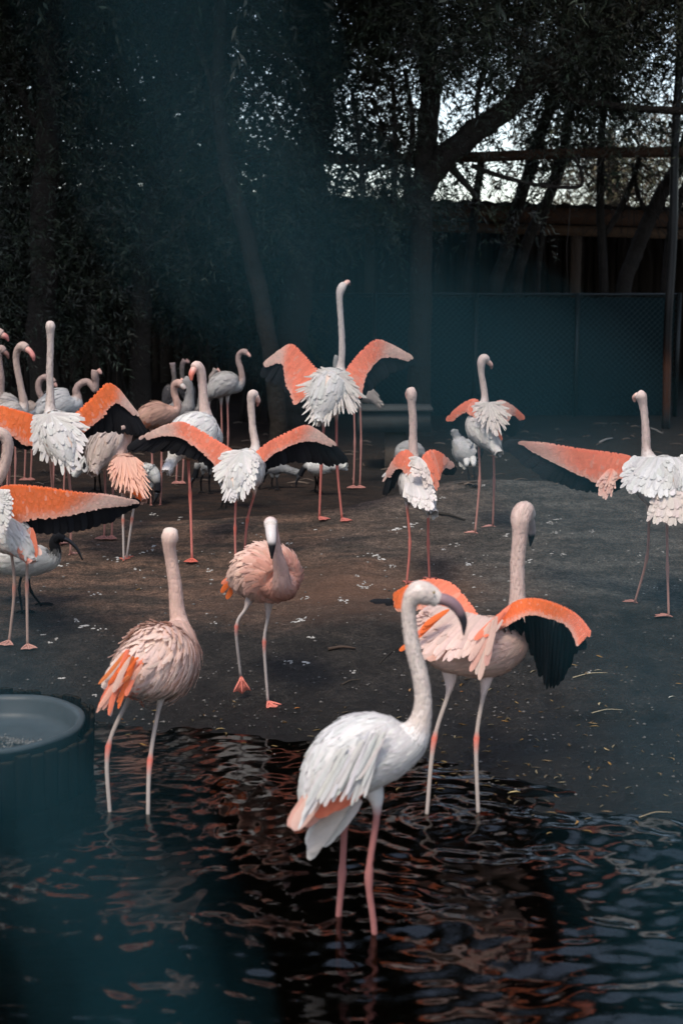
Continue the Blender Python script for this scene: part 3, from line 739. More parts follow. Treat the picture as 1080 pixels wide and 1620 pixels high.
for lab, a, b, r, c in (('short thick brown stick lying on the mud between the walking and front birds', (519, 1028), (562, 1027), .011, (.06, .04, .03)), ('thin dark twig on the mud left of the front bird neck', (600, 1052), (633, 1024), .004, (.03, .025, .02)), ('thin twig just above the front white flamingo back', (540, 1084), (570, 1074), .005, (.05, .04, .03)),
                        ('pale straw stalk on the dark mud at the right', (905, 1075), (960, 1066), .003, (.45, .38, .25)), ('straw stalk below the black hanging wing at the right', (935, 1131), (985, 1128), .003, (.35, .30, .2)), ('dark twig near the left tub', (150, 1085), (205, 1078), .004, (.05, .04, .03)), ('pale stick in the dark yard behind the right edge flamingo', (1028, 680), (1050, 687), .012, (.3, .28, .26)), ('short pale stick in the dark yard above the long coral wing', (948, 702), (968, 696), .012, (.3, .28, .26)),
                        ('dark crooked branch on the ridge below the short winged flamingo', (690, 815), (735, 826), .012, (.03, .025, .02)), ('long thin stalk at the right end of the shore', (1010, 1296), (1062, 1288), .003, (.3, .24, .15))):
    A, B_ = G(*a), G(*b); A[2] = gz(A[0], A[1]) + r; B_[2] = gz(B_[0], B_[1]) + r; m_ = (A + B_) / 2 + (0, .01, .008); s_ = MB()
    loft(s_, catmull([A, m_, B_], 9), np.linspace(r, r * .5, 9), c, 7, jit=.25); tag(s_.build('stick', M['litter']), lab, 'stick', 'sticks lying on the mud')
mb = MB()
for k in range(900):
    px, py = random.uniform(-60, 1140), random.triangular(830, 1290, 1160); g = G(px, py)
    s_ = random.uniform(.003, .011); z = float(ground_z(g[0], g[1])) 
    mb.add(octa * s_ * (.6 + .8 * RNG.random((6, 1))) * (1.2, 1, .6) + (g[0], g[1], z + s_ * .2), faces=of, col=np.array((.09, .085, .08)) * random.uniform(.4, 1.8))
tag(mb.build('pebbles', M['stone']), 'small dark pebbles and clods over the wet mud', 'pebbles', kind='stuff')
mb = MB()
for k in range(260):
    px, py = random.uniform(-40, 1120), random.uniform(668, 770); g = G(px, py); L = random.uniform(.03, .22); a = random.uniform(0, 3.14); r = random.uniform(.003, .009)
    x2, y2 = g[0] + L * math.cos(a), g[1] + L * math.sin(a) * .6
    loft(mb, [(g[0], g[1], float(ground_z(g[0], g[1])) + r), ((g[0] + x2) / 2, (g[1] + y2) / 2, float(ground_z(g[0], g[1])) + r + .01), (x2, y2, float(ground_z(x2, y2)) + r)], [r, r, r * .5], np.array((.12, .09, .07)) * random.uniform(.4, 1.6), 5)
tag(mb.build('twig_debris', M['litter']), 'dark broken twigs littering the shaded ground at the back', 'twigs', kind='stuff')

# ------------------------------------------------------------------ birds
WHITE = (.68, .66, .63); CREAM = (.76, .59, .50); PALE = (.80, .55, .46); PINK = (.78, .44, .36)
CORAL = (.92, .25, .145); ORANGE = (.90, .19, .05); BLACK = (.010, .011, .014); NECK = (.70, .53, .46); NECKW = (.68, .58, .52)
GREYW = (.42, .40, .38); GREYP = (.40, .29, .26); LEGP = (.50, .19, .16); LEGG = (.34, .29, .26); KNEE = (.55, .10, .06)
IBW = (.62, .61, .58)
CAMP = np.array((0, 0, CAM_H))


def lerp(a, b, t): return np.asarray(a, float) * (1 - t) + np.asarray(b, float) * t

def foot(mb, p, yaw, col, L=.085, dangle=False):
    """webbed foot: three toes with a web between them and a small hind toe"""
    p = np.asarray(p, float)
    d = np.array((math.cos(yaw), math.sin(yaw), 0)); s = np.array((-d[1], d[0], 0))
    up = np.array((0, 0, 1.))
    if dangle: d = norm(d * .25 + np.array((0, 0, -1.))); up = norm(np.cross(s, d)) * -1
    tips = [p + d * L * .85 + s * L * .55, p + d * L, p + d * L * .85 - s * L * .55]
    for tp in tips:
        m = (p + tp) / 2 + up * .006
        loft(mb, catmull([p + up * .010, m + up * .002, tp + up * .003], 5), [.0085, .0065, .006, .005, .002], col, 6)
    loft(mb, [p + up * .01, p - d * L * .28 + up * .004], [.006, .003], col, 5)
    c = p + up * .009
    for a, b in ((0, 1), (1, 2)):
        mid = (tips[a] + tips[b]) / 2 - d * L * .12
        top = [c, tips[a] + up * .004, mid + up * .004, tips[b] + up * .004]
        bot = [q - up * .003 for q in top]
        mb.add(top + bot, faces=[(0, 1, 2, 3), (7, 6, 5, 4), (0, 4, 5, 1), (1, 5, 6, 2), (2, 6, 7, 3), (3, 7, 4, 0)], col=np.asarray(col) * .9)

def claw_foot(mb, p, yaw, col, L=.09):
    p = np.asarray(p, float)
    for a in (-.45, 0, .45, math.pi):
        q = yaw + a; l = L * (.55 if a > 2 else 1)
        tip = p + np.array((math.cos(q), math.sin(q), 0)) * l
        loft(mb, catmull([p + (0, 0, .012), (p + tip) / 2 + (0, 0, .012), tip + np.array((0, 0, .003))], 4), [.007, .006, .005, .002], col, 5)

def wing(root, Y0, L, C, F, cols, nf=18, rows=9, ncol=46, fcol=BLACK, fl=1.0, side=1, tipcol=None, name='wing', fw=1.0):
    """open wing: leading edge L, lower edge of the coverts C, ends of the flight feathers F"""
    nu = 48
    Lw, Cw, Fw = [catmull([pt(v, Y0) for v in A], nu) for A in (L, C, F)]
    T = norm(np.gradient(Lw, axis=0)); ch = Cw - Lw
    Nn = norm(np.cross(T, ch)); flip = np.sign(np.sum(Nn * (CAMP - Lw), 1)); Nn = norm(Nn * flip[:, None])
    s = (Y0 / FOC)
    def at(A, u): 
        i = np.clip(u * (nu - 1), 0, nu - 1.001); k = i.astype(int); f = (i - k)[:, None]; return A[k] * (1 - f) + A[k + 1] * f
    def colour(u, v):
        u = u[:, None]; v = v[:, None]
        c = lerp(cols[0], cols[1], smooth(.55, .85, u + .10 * v)); c = lerp(c, cols[2], smooth(.5, .95, v) * .7)
        return c
    # the arm: a closed aerofoil shell under the coverts
    arm = MB(); vs = np.array([0, .06, .25, .6, .92]); th = np.array([.0, 1., .9, .45, .12]) * 4.0 * s
    cl = np.linalg.norm(ch, axis=1); th = th[None] * np.clip(cl / (20 * s), .25, 1)[:, None]
    top = Lw[:, None] + ch[:, None] * vs[None, :, None] + Nn[:, None] * th[:, :, None] * .5
    bot = Lw[:, None] + ch[:, None] * vs[None, :, None] - Nn[:, None] * (th[:, :, None] * .5 + .001)
    ring = np.concatenate([top, bot[:, ::-1]], 1); m = ring.shape[1]
    q = [(i * m + j, i * m + (j + 1) % m, (i + 1) * m + (j + 1) % m, (i + 1) * m + j) for i in range(nu - 1) for j in range(m)]
    uu = np.repeat(np.linspace(0, 1, nu), m); vv = np.tile(np.concatenate([vs, vs[::-1]]), nu)
    arm.add(ring.reshape(-1, 3), faces=[tuple(range(m)), tuple((nu - 1) * m + j for j in range(m))[::-1]], quads=np.array(q), col=lerp(colour(uu, vv), (.34, .26, .23), np.tile(np.concatenate([vs * 0, vs * 0 + .8]), nu)[:, None]))
    w = arm.build(name, M['down'], root)
    # covert feathers in rows like shingles
    cv = MB()
    for r in range(rows):
        v = r / rows * .94
        n = ncol + (r % 2)
        u = np.clip((np.arange(n) + .5 * (r % 2) + (RNG.random(n) - .5) * .5) / n, 0, .999)
        l, c, nn, tt = at(Lw, u), at(Cw, u), at(Nn, u), at(T, u)
        clen = np.linalg.norm(c - l, axis=1)
        vv = v + (RNG.random(n) - .5) * .05
        base = l + (c - l) * np.clip(vv, 0, 1)[:, None] + nn * (.003 +   .5 * 4.0 * s * np.clip(clen / (20 * s), .25, 1) * (1 - v))[:, None]
        out = norm(at(Fw, u) - l); d = norm(norm(c - l) * (1 - .25 * v) + out * .25 + tt * .14 + (RNG.random((n, 3)) - .5) * .10)
        span = np.linalg.norm(Lw[-1] - Lw[0]) / n
        ln = np.clip(clen / rows * (2.6 if r < rows - 2 else 1.7), 6 * s, 60 * s)
        cc = colour(u, np.full(n, v)); pale = (RNG.random(n) < (.05 + .12 * v))[:, None]
        cc = np.where(pale, lerp(cc, np.asarray(cols[3]), .28), cc)
        feathers(cv, base, d, nn, ln * (.85 + .3 * RNG.random(n)), span * 2.0 + 0 * ln, var(cc, n, .05), var(lerp(cc, cols[3], .06), n, .05), lift=.0, curl=.15, vee=.02)
    # small leading-edge feathers wrapping the front
    n = ncol; u = (np.arange(n) + RNG.random(n)) / n; u = np.clip(u, 0, .999)
    l, nn, tt = at(Lw, u), at(Nn, u), at(T, u)
    feathers(cv, l - norm(at(Cw, u) - l) * 2.0 * s + nn * .003, norm(at(Cw, u) - l + tt * .05), nn, 11 * s, np.linalg.norm(Lw[-1] - Lw[0]) / n * 1.8,
             var(lerp(colour(u, u * 0), cols[3], .12), n, .06), var(colour(u, u * 0), n, .12))
    tag(cv.build('covert_feathers', M['feather'], w), kind='stuff')
    # flight feathers, each its own piece
    if nf:
        for k in range(nf):
            u = np.array([(k + .35) / nf]); l, c, e, nn = at(Lw, u)[0], at(Cw, u)[0], at(Fw, u)[0], at(Nn, u)[0]
            if np.linalg.norm(e - c) < 5 * s: continue
            b = l + (c - l) * .55 - nn * (.002 + .0008 * k); e = e + (RNG.random(3) - .5) * 4 * s
            d = e - b; ln = np.linalg.norm(d)
            u2 = np.array([(k + 1.35) / nf]) if k < nf - 1 else np.array([(k - .65) / nf])
            wd = max(np.linalg.norm(at(Cw, u2)[0] - c), np.linalg.norm(at(Fw, u2)[0] - at(Fw, u)[0])) * 1.7
            wd = min(max(wd, 7 * s), 18 * s + .012) * fw
            nrm_ = norm(nn + .25 * np.cross(norm(d), nn))
            fb = MB(); cb = fcol if not callable(fcol) else fcol(u[0])
            feathers(fb, b, d, nrm_, ln, wd, var(cb, 1, .45), var(cb if tipcol is None else tipcol, 1, .45), lift=-.04, curl=.05)
            fb.build('flight_feather', M['feather'], w)
    return w

def fan(root, Y0, O, E, n=60, layers=4, col=WHITE, tip=None, wpx=9, inner=.35, droop=.05, dy_e=None, curl=.3, name='back_feathers', col_in=None, push=.10):
    rag = curl > .4; layers = 3; n = n * (1.2 if rag else .9); wpx = wpx * (.85 if rag else 1.4)
    """loose long back feathers spraying from the point O out to the outline E"""
    s = Y0 / FOC; mb = MB(); O = O if isinstance(O, list) else [O, O]; Ow = np.array([P(v[0], v[1], Y0 + v[2] - push * .6) for v in O]); Ew = catmull([P(v[0], v[1], Y0 + v[2] - push) for v in E], 64)
    tip = tip or col
    for l in range(layers):
        f = (1.0, .80, .58)[l]
        m = max(int(n * (.6 + .4 * f)), 5); u = (np.arange(m) + .25 + .5 * RNG.random(m)) / m * 62.9; u = u[RNG.permutation(m)]; k = u.astype(int); t = (u - k)[:, None]
        e = Ew[k] * (1 - t) + Ew[k + 1] * t
        o = Ow[0] * (1 - u[:, None] / 63) + Ow[-1] * u[:, None] / 63
        fr = f * (.93 + .09 * RNG.random(m))[:, None]
        e = o + (e - o) * fr; st = (.12, .06, .02)[l]
        b = o + (e - o) * (st * (.8 + .4 * RNG.random(m)))[:, None]
        b[:, 1] -= .003 + .009 * l + .003 * RNG.random(m); e = e.copy(); e[:, 1] -= .010 * l + .006 * RNG.random(m)
        d = e - b; ln = np.linalg.norm(d, axis=1)
        nn = norm(CAMP - b + np.array((0, 0, 2.0)) + (RNG.random((m, 3)) - .5) * .25)
        c1 = lerp(col, col_in if col_in is not None else col, max(0, 1 - f * 1.2))
        feathers(mb, b, d, nn, ln, wpx * .52 * s * (.6 + .7 * RNG.random(m)), var(np.asarray(c1) * .94, m, .10), var(tip, m, .09), droop=droop * .6, lift=.0, curl=curl * .8, vee=.10)
    return tag(mb.build(name, M['feather'], root), kind='stuff')

def plume(root, Y0, items, name='tail_feathers', col=ORANGE, tip=None, wpx=10, curl=.15):
    """a few separate long feathers, each from a pixel point to another"""
    s = Y0 / FOC
    for it in items:
        a, b = it[0], it[1]; c = it[2] if len(it) > 2 else col; wd = it[3] if len(it) > 3 else wpx
        A, Bp = pt(a, Y0), pt(b, Y0); mb = MB()
        nn = norm(CAMP - A + np.array((0, 0, 1.)))
        feathers(mb, A, Bp - A, nn, np.linalg.norm(Bp - A), wd * s, var(c, 1, .06), var(c if tip is None else tip, 1, .06), droop=.03, curl=curl)
        mb.build(name, M['feather'], root)

LONG = 1.35
def bird(name, label, cat, group, Y0, trunk, neck, bill=None, legs=(), neckcol=NECK, back=WHITE, belly=None, chest=None,
         billcol=(PINK, PINK, BLACK), legcol=LEGP, kneecol=None, eyes=(), nfe=260, fL=20, fW=9, ruffle=.15, patches=(), yaw=-1.57,
         legr=.0085, claws=False, feather_lift=.02, gravity=.25, headcol=None, thigh=None, foot_col=None, remesh=False, up=None, squash=1.0, flen=1.0, footL=.085):
    s = Y0 / FOC
    belly = back if belly is None else belly; chest = back if chest is None else chest
    headcol = neckcol if headcol is None else headcol
    # root stands on the ground under the body
    bx = pt(trunk[len(trunk) // 2], Y0)
    fp = [pt(l[-1], Y0) for l in legs] or [np.array((bx[0], bx[1], 0))]
    o = np.mean(fp, 0); o[2] = float(ground_z(o[0], o[1], False)) if True else 0
    root = thing(name, label, cat, o, group)
    body = MB()
    # trunk + neck + head in one sweep
    nodes = list(trunk) + list(neck); nt_ = len(trunk)
    Cn = np.array([pt(v, Y0) for v in nodes]); Rn = np.array([v[3] for v in nodes]) * s
    n = len(nodes) * 6; u = np.linspace(0, len(nodes) - 1, n)
    Cc = catmull(Cn, n); Rr = np.maximum(catmull(np.column_stack([Rn, Rn, Rn]), n)[:, 0], .6 * s)
    q = np.interp(u, [0, nt_ - 1.5, nt_ - .6, nt_ + .4, len(nodes) - 2.2, len(nodes) - 1], [0, 0, 1, 2, 2, 3])
    cc = np.zeros((n, 3))
    for i, t in enumerate(q):
        cc[i] = lerp(belly, chest, t) if t < 1 else lerp(chest, neckcol, t - 1) if t < 2 else lerp(neckcol, headcol, t - 2)
    shell = MB()
    T, S, U = loft(shell, Cc, Rr, cc, 16, flat_up=squash)
    # legs
    samples = [(Cc, Rr, cc)]
    for l in legs:
        pts = np.array([pt(v, Y0) for v in l]); m = 14
        r = legr * np.ones(len(pts)); c = np.repeat(np.asarray(legcol, float)[None], len(pts), 0)
        th_ = thigh if thigh is not None else belly
        dangle = False
        end = pts[-1].copy(); 
        L_ = catmull(pts, 6 * len(pts)); uu = np.linspace(0, len(pts) - 1, len(L_))
        rr = np.full(len(L_), legr); kn = 2 if len(pts) >= 4 else len(pts) // 2
        if len(pts) >= 4:      # hip, shank top, knee, foot
            rr = np.interp(uu, [0, .6, 1, 1.1, 1.85, 2, 2.12, len(pts) - 1.1, len(pts) - 1], np.array([3.8, 2.4, 1.15, .95, .9, 1.5, .95, .8, 1.0]) * legr)
        lc = np.zeros((len(L_), 3))
        for i, t in enumerate(uu):
            lc[i] = lerp(th_, legcol, smooth(.75, 1.15, t)) if len(pts) >= 4 else legcol
            if kneecol is not None and len(pts) >= 4: lc[i] = lerp(lc[i], kneecol, math.exp(-((t - 2) / .10) ** 2))
        loft(body, L_, rr, lc, 8)
        e = L_[-1]
        hang = not claws and e[2] > max(float(ground_z(e[0], e[1], False)), 0) + .06
        if claws: claw_foot(body, e, yaw + RNG.normal() * .15, foot_col or legcol, footL)
        else: foot(body, e, yaw + RNG.normal() * .15, foot_col or (kneecol or legcol), footL, hang)
    body.v += shell.v; body.c += shell.c; body.u += shell.u
    body.f += [tuple(i + body.n for i in f) for f in shell.f]; body.q += [x + body.n for x in shell.q]; body.n += shell.n
    bo = body.build('body', M['down'], root)
    # plumage on the trunk
    if nfe:
        lim = int(n * (nt_ - .55) / (len(nodes) - 1)); k = np.sort(RNG.integers(2, max(lim, 4), nfe * 5))
        wgt = Rr[k] / Rr[:lim].max(); keep = RNG.random(len(k)) < wgt + .12; k = k[keep]; k = k[RNG.permutation(len(k))[:int(nfe * 2.2)]]; k.sort()
        m = len(k); a = RNG.random(m) * 2 * math.pi
        out = S[k] * np.cos(a)[:, None] + U[k] * np.sin(a)[:, None] * squash
        base = Cc[k] + out * Rr[k][:, None]; on = norm(out)
        upn = on[:, 2]
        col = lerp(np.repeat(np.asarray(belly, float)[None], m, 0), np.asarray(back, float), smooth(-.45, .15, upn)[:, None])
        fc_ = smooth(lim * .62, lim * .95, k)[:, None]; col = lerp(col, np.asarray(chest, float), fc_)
        ct = col.copy()
        for (ppx, ppy, pr, pc) in patches:
            pc_w = P(ppx, ppy, Y0); dist = np.hypot((base[:, 0] - pc_w[0]), (base[:, 2] - pc_w[2])) / (pr * s)
            g = (smooth(1.15, .6, dist) * (RNG.random(m) < .85))[:, None]; col = lerp(col, np.asarray(pc), g); ct = lerp(ct, np.asarray(pc), g * .8)
        ln = LONG * fL * s * (.65 + .7 * RNG.random(m)) * np.clip(Rr[k] / Rr[:lim].max() * 1.3, .35, 1)
        pm = MB(); ln = ln * flen * np.where(upn < -.3, .6, 1)
        step = np.sqrt(np.sum(np.diff(Cc, axis=0) ** 2, 1) + np.diff(Rr) ** 2); cum = np.concatenate([[0], np.cumsum(step)]); idx = np.arange(n)
        def wrap(k, a, ln, wdt, flare, sway, r0, grav, cb, ct):
            """feathers wrapped onto the body: their stations follow the surface towards the tail"""
            m = len(k); P6 = np.zeros((m, 6, 3, 3))
            for si, v in enumerate(FV):
                q_ = cum[k] - ln * v; kk = np.interp(q_, cum, idx); over = np.minimum(q_, 0)
                def ip(A):
                    k0 = np.minimum(kk.astype(int), n - 2); f_ = kk - k0; f_ = f_[:, None] if A.ndim == 2 else f_
                    return A[k0] * (1 - f_) + A[k0 + 1] * f_
                Cs, Rs, Ss, Us, Ts = ip(Cc), ip(Rr), ip(S), ip(U), ip(T)
                Rb = np.maximum(Rs, 4 * s)
                a2 = a - grav * 1.1 * v * np.cos(a) * ln / np.maximum(Rr[k], 12 * s) + sway * v * ln / Rb
                for ui, u_ in enumerate((-1, 0, 1)):
                    a3 = a2 + u_ * FW[si] * wdt * .5 / Rb
                    o_ = Ss * np.cos(a3)[:, None] + Us * np.sin(a3)[:, None] * squash
                    P6[:, si, ui] = Cs + o_ * (Rs + r0 + .0015 * (u_ == 0) + flare * ln * v * v)[:, None] + Ts * over[:, None]
            vv_ = FVg.ravel()[None, :, None]; cc_ = cb[:, None, :] * (1 - vv_) + ct[:, None, :] * vv_
            uvv = np.stack([np.broadcast_to(.5 + .5 * FUg.ravel(), (m, 18)), np.broadcast_to(FVg.ravel(), (m, 18)), np.repeat(RNG.random(m)[:, None], 18, 1)], -1)
            pm.add(P6.reshape(-1, 3), quads=(FQ[None] + (np.arange(m) * 18)[:, None, None]).reshape(-1, 4), col=cc_.reshape(-1, 3), uv=uvv.reshape(-1, 3))
        wrap(k, a, ln, fW * .75 * s * (.6 + .7 * RNG.random(m)), (RNG.random(m) ** 2) * ruffle * .55 + .02, (RNG.random(m) - .5) * (.25 + ruffle), .002 + .010 * ruffle * RNG.random(m), gravity, var(col * .88, m, .14), var(ct, m, .13))
        if nfe >= 140 and len(neck) >= 4:       # short velvety feathers up the neck and over the crown
            m = int(nfe * 1.1); k = RNG.integers(max(lim - 8, 2), n - 5, m); k = k[Rr[k] < Rr.max() * .8]; m = len(k); a = RNG.random(m) * 6.283
            wrap(k, a, s * (5 + 5 * RNG.random(m)), s * 3.4 * (.7 + .6 * RNG.random(m)), RNG.random(m) * .05 + .01, (RNG.random(m) - .5) * .5, np.full(m, .0006), 0, var(cc[k], m, .04), var(cc[k] * 1.03, m, .05))
        tag(pm.build('plumage', M['feather'], root), kind='stuff')
    if bill:
        bp = np.array([pt(v, Y0) for v in bill]); br = np.array([v[3] for v in bill]) * s; m = len(bill) * 5
        bc = catmull(bp, m); rr = np.maximum(catmull(np.column_stack([br, br, br]), m)[:, 0], .4 * s); uu = np.linspace(0, 1, m)
        col = np.array([lerp(billcol[0], billcol[1], smooth(0, .5, t)) if t < .5 else lerp(billcol[1], billcol[2], smooth(.55, .68, t)) for t in uu])
        bb = MB(); loft(bb, bc, rr, col, 10, flat_up=.85); bb.build('bill', M['horn'], root)
    for e in eyes:
        ec = pt(e, Y0); eb = MB(); r = (e[3] if len(e) > 3 else 2.2) * s
        th = np.linspace(0, math.pi, 7); C_ = np.array([ec + np.array((0, 0, 1)) * r * math.cos(t) for t in th]); loft(eb, C_, np.maximum(np.sin(th) * r, r * .05), (.2, .1, .02), 8)
        eb.build('eye', M['eye'], root)
    return root

def leg(top, mid, knee, ft, Y0):
    """hip, end of the feathered thigh, ankle joint and foot; the foot is put on the ground seen at its pixel"""
    g = G(ft[0], ft[1], True); dy = (ft[2] if len(ft) > 2 else g[1] - Y0)
    k = list(knee); 
    def d(v, f): return (v[0], v[1], (v[2] if len(v) > 2 else 0) + dy * f)
    return [d(top, .1), d(mid, .25), d(knee, .6), (ft[0], ft[1], dy)]

FG = 'flamingos standing around the pond bank'; IG = 'sacred ibises walking among the flamingos'
CW = (CORAL, PALE, PINK, PALE)

# --- front white flamingo in the water
Y = G(563, 1470)[1]
def wleg(top, mid, knee, surf, Y0, depth=.12):
    """a leg that goes on below the water surface down to the pond bed"""
    g = P(surf[0], surf[1], Y0 + surf[2])
    z = float(ground_z(g[0], g[1], False)); 
    # pixel position of the point straight below the surface point
    dz = g[2] - z; s_ = (Y0) / FOC
    return [top, mid, knee, surf, (surf[0] + .3, surf[1] + dz / s_, surf[2])]
f1 = bird('flamingo', 'large white flamingo standing in the pond in front with its mauve bill pointing down', 'flamingo', FG, Y,
     [(486, 1292, -.02, 10), (505, 1250, -.01, 34), (535, 1213, 0, 54), (575, 1190, 0, 62), (618, 1180, 0, 51), (648, 1168, 0, 33)],
     [(663, 1146, 0, 19), (669, 1112, 0, 13.5), (665, 1072, 0, 12.5), (654, 1030, 0, 12), (647, 985, 0, 11), (648, 955, 0, 12), (662, 938, 0, 19), (682, 943, 0, 16), (693, 951, 0, 12)],
     bill=[(688, 947, 0, 12), (704, 949, 0, 11.5), (718, 957, 0, 11), (728, 970, 0, 9.5), (733, 985, 0, 7), (733, 1005, 0, 1.5)], billcol=((.30, .19, .20), (.22, .14, .16), (.03, .03, .04)),
     legs=[wleg((585, 1235, -.02), (596, 1282, -.03), (583, 1388, -.05), (592, 1476, -.05), Y), wleg((552, 1240, .08), (546, 1285, .10), (541, 1385, .10), (535, 1460, .10), Y)],
     neckcol=(.76, .66, .60), headcol=(.78, .69, .62), back=(.78, .77, .755), belly=(.72, .70, .68), chest=(.76, .73, .71), legcol=(.36, .15, .14), legr=.0125,
     eyes=[(686, 937, -.040, 2.2)], nfe=1300, fL=44, fW=10, ruffle=.10, feather_lift=.0, gravity=.35, yaw=-.3, patches=[(520, 1268, 24, CORAL), (545, 1262, 20, CORAL)])
plume(f1, Y, [((540, 1240, -.10), (478, 1300, -.06), PINK, 26), ((520, 1235, -.13), (463, 1310, -.08), PALE, 28), ((512, 1230, -.10), (455, 1304, -.04), PINK, 22), ((560, 1250, -.12), (500, 1292, -.09), CORAL, 22), ((575, 1250, -.12), (525, 1280, -.1), CORAL, 18),
              ((550, 1262, -.04), (490, 1345, -.02), (.72, .66, .60), 30), ((555, 1268, -.02), (505, 1335, -.01), (.74, .70, .66), 30), ((545, 1258, -.01), (482, 1352, .02), (.70, .62, .55), 24), ((570, 1265, -.03), (515, 1318, 0), WHITE, 26), ((530, 1265, .0), (480, 1330, .03), WHITE, 22)])
_r = random.Random(5); _q = []
for k_ in range(46):
    u_ = _r.random(); v_ = _r.random(); x_ = 628 - 95 * u_ - 20 * v_; y_ = 1140 + 42 * v_ + 42 * u_ * u_ + 6 * u_
    z_ = -.115 - .03 * math.sin(v_ * 2.6) - .006 * _r.random(); _q.append(((x_, y_, z_), (x_ - 30 - 14 * u_ + _r.gauss(0, 4), y_ + 62 + 12 * v_ + _r.gauss(0, 5), z_ - .012), var(_r.choice([(.70, .69, .68), (.66, .655, .65), (.72, .70, .68), (.70, .675, .64)]), 1, .05)[0], _r.uniform(6, 10)))
plume(f1, Y, _q, name='scapular_feather', curl=.12)

# --- flamingo behind it with half opened wings
Y = 6.12
f2 = bird('flamingo', 'pink flamingo at the water edge with half open wings and raised neck, facing away right', 'flamingo', FG, Y,
     [(672, 1034, -.12, 6), (700, 1036, -.09, 24), (738, 1030, -.04, 41), (778, 1022, .03, 47), (806, 1010, .10, 34)],
     [(817, 975, .14, 19), (818, 940, .15, 12.5), (818, 890, .15, 11.5), (822, 845, .15, 12), (823, 820, .16, 16), (829, 808, .20, 16), (836, 815, .24, 12)],
     bill=[(833, 814, .23, 10), (838, 830, .27, 9), (840, 846, .29, 6.5), (838, 864, .29, 1.5)], billcol=((.55, .45, .42), (.45, .36, .35), (.015, .015, .02)),
     legs=[leg((712, 1060, -.02), (709, 1096), (686, 1173), (674, 1297), Y), leg((772, 1056, .05), (764, 1100), (753, 1173), (756, 1293), Y)],
     neckcol=(.74, .55, .48), headcol=(.76, .66, .59), back=(.80, .58, .49), belly=(.66, .46, .38), chest=(.70, .48, .39), legcol=LEGG, kneecol=(.6, .11, .07), legr=.0105,
     nfe=700, fL=32, fW=9, ruffle=.15, feather_lift=.01, gravity=.15, yaw=.7, thigh=(.62, .5, .45))
wing(f2, Y, [(797, 972, .02), (815, 953, -.02), (840, 948, -.06), (870, 953, -.12), (900, 966, -.18), (918, 980, -.22), (933, 1000, -.26)],
     [(768, 1010, -.08), (800, 990, -.09), (836, 972, -.09), (868, 978, -.13), (893, 986, -.18), (905, 1002, -.22), (912, 1022, -.26)],
     [(770, 1012, -.08), (824, 1004, .0), (836, 1040, .05), (856, 1088, .08), (878, 1078, .06), (902, 1030, -.05), (915, 1024, -.26)],
     (ORANGE, CORAL, PALE, PALE), nf=26, rows=8, ncol=70)
plume(f2, Y, [((775 + 2 * i, 985 - 2 * i, -.24), (744 + 5 * i, (1045, 1062, 1072, 1066, 1050, 1035)[i], -.26), cl, 11) for i, cl in enumerate((PALE, PINK, PALE, CREAM, PINK, PALE))] + [((798, 966, -.20), (752, 1012, -.26), CORAL, 11), ((806, 958, -.18), (764, 1004, -.25), CORAL, 10)], name='tertial_feather')
wing(f2, Y, [(762, 985, .02), (742, 955, .10), (715, 925, .18), (682, 917, .24), (652, 924, .28), (626, 938, .32)],
     [(700, 1005, .02), (690, 992, .08), (684, 962, .16), (668, 962, .22), (645, 968, .26), (628, 965, .32)],
     [(702, 1005, .05), (692, 994, .1), (684, 965, .18), (664, 970, .24), (590, 952, .4), (586, 949, .42)],
     (CORAL, ORANGE, PALE, PALE), nf=14, rows=7, ncol=40, fcol=lambda u: PALE if u < .6 else BLACK, tipcol=None, fw=.42)
fan(f2, Y, [(690, 955, .04), (795, 978, -.02)], [(668, 962, -.02), (655, 985, -.04), (655, 1010, -.06), (668, 1030, -.10), (700, 1040, -.15), (735, 1035, -.15), (755, 1020, -.12)], n=40, layers=5, col=(.72, .55, .48), tip=(.76, .56, .49), wpx=13, curl=.15, col_in=(.66, .52, .46))
plume(f2, Y, [((702 + 2 * i, 968 - i, -.16), (655 + 4 * i, 1008 - 5 * i, -.20), (ORANGE, CORAL, ORANGE, ORANGE)[i % 4], 9) for i in range(5)] + [((662, 1008, .0), (631, 1028, .02), ORANGE, 8), ((720, 1012, -.16), (664, 1036, -.22), PALE, 16), ((735, 1020, -.16), (675, 1040, -.22), (.84, .5, .4), 14)])

# --- left flamingo seen from behind, standing at the water edge
Y = 6.2
f3 = bird('flamingo', 'cream pink flamingo seen from behind beside the log tub, orange tail tips hanging', 'flamingo', FG, Y,
     [(182, 1092, -.24, 8), (200, 1074, -.20, 26), (225, 1060, -.12, 44), (248, 1048, -.02, 58), (268, 1028, .08, 52), (280, 1005, .15, 32)],
     [(283, 985, .20, 16), (280, 962, .21, 12), (277, 925, .21, 10.5), (271, 885, .21, 9.5), (268, 865, .20, 10), (269, 850, .20, 13.5), (270, 840, .22, 12)],
     legs=[leg((215, 1085, 0), (203, 1108), (171, 1186), (175, 1302), Y), leg((262, 1085, .02), (252, 1118), (237, 1208), (234, 1312), Y)],
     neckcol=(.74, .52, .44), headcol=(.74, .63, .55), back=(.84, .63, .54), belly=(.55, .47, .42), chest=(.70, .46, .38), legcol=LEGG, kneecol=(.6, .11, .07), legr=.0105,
     nfe=1500, fL=40, fW=9.5, ruffle=.42, feather_lift=.03, gravity=.75, yaw=1.2, patches=[(240, 1048, 24, CORAL), (214, 1036, 20, ORANGE), (200, 1050, 16, ORANGE)], thigh=(.45, .40, .36))
_r = random.Random(9); _q = []
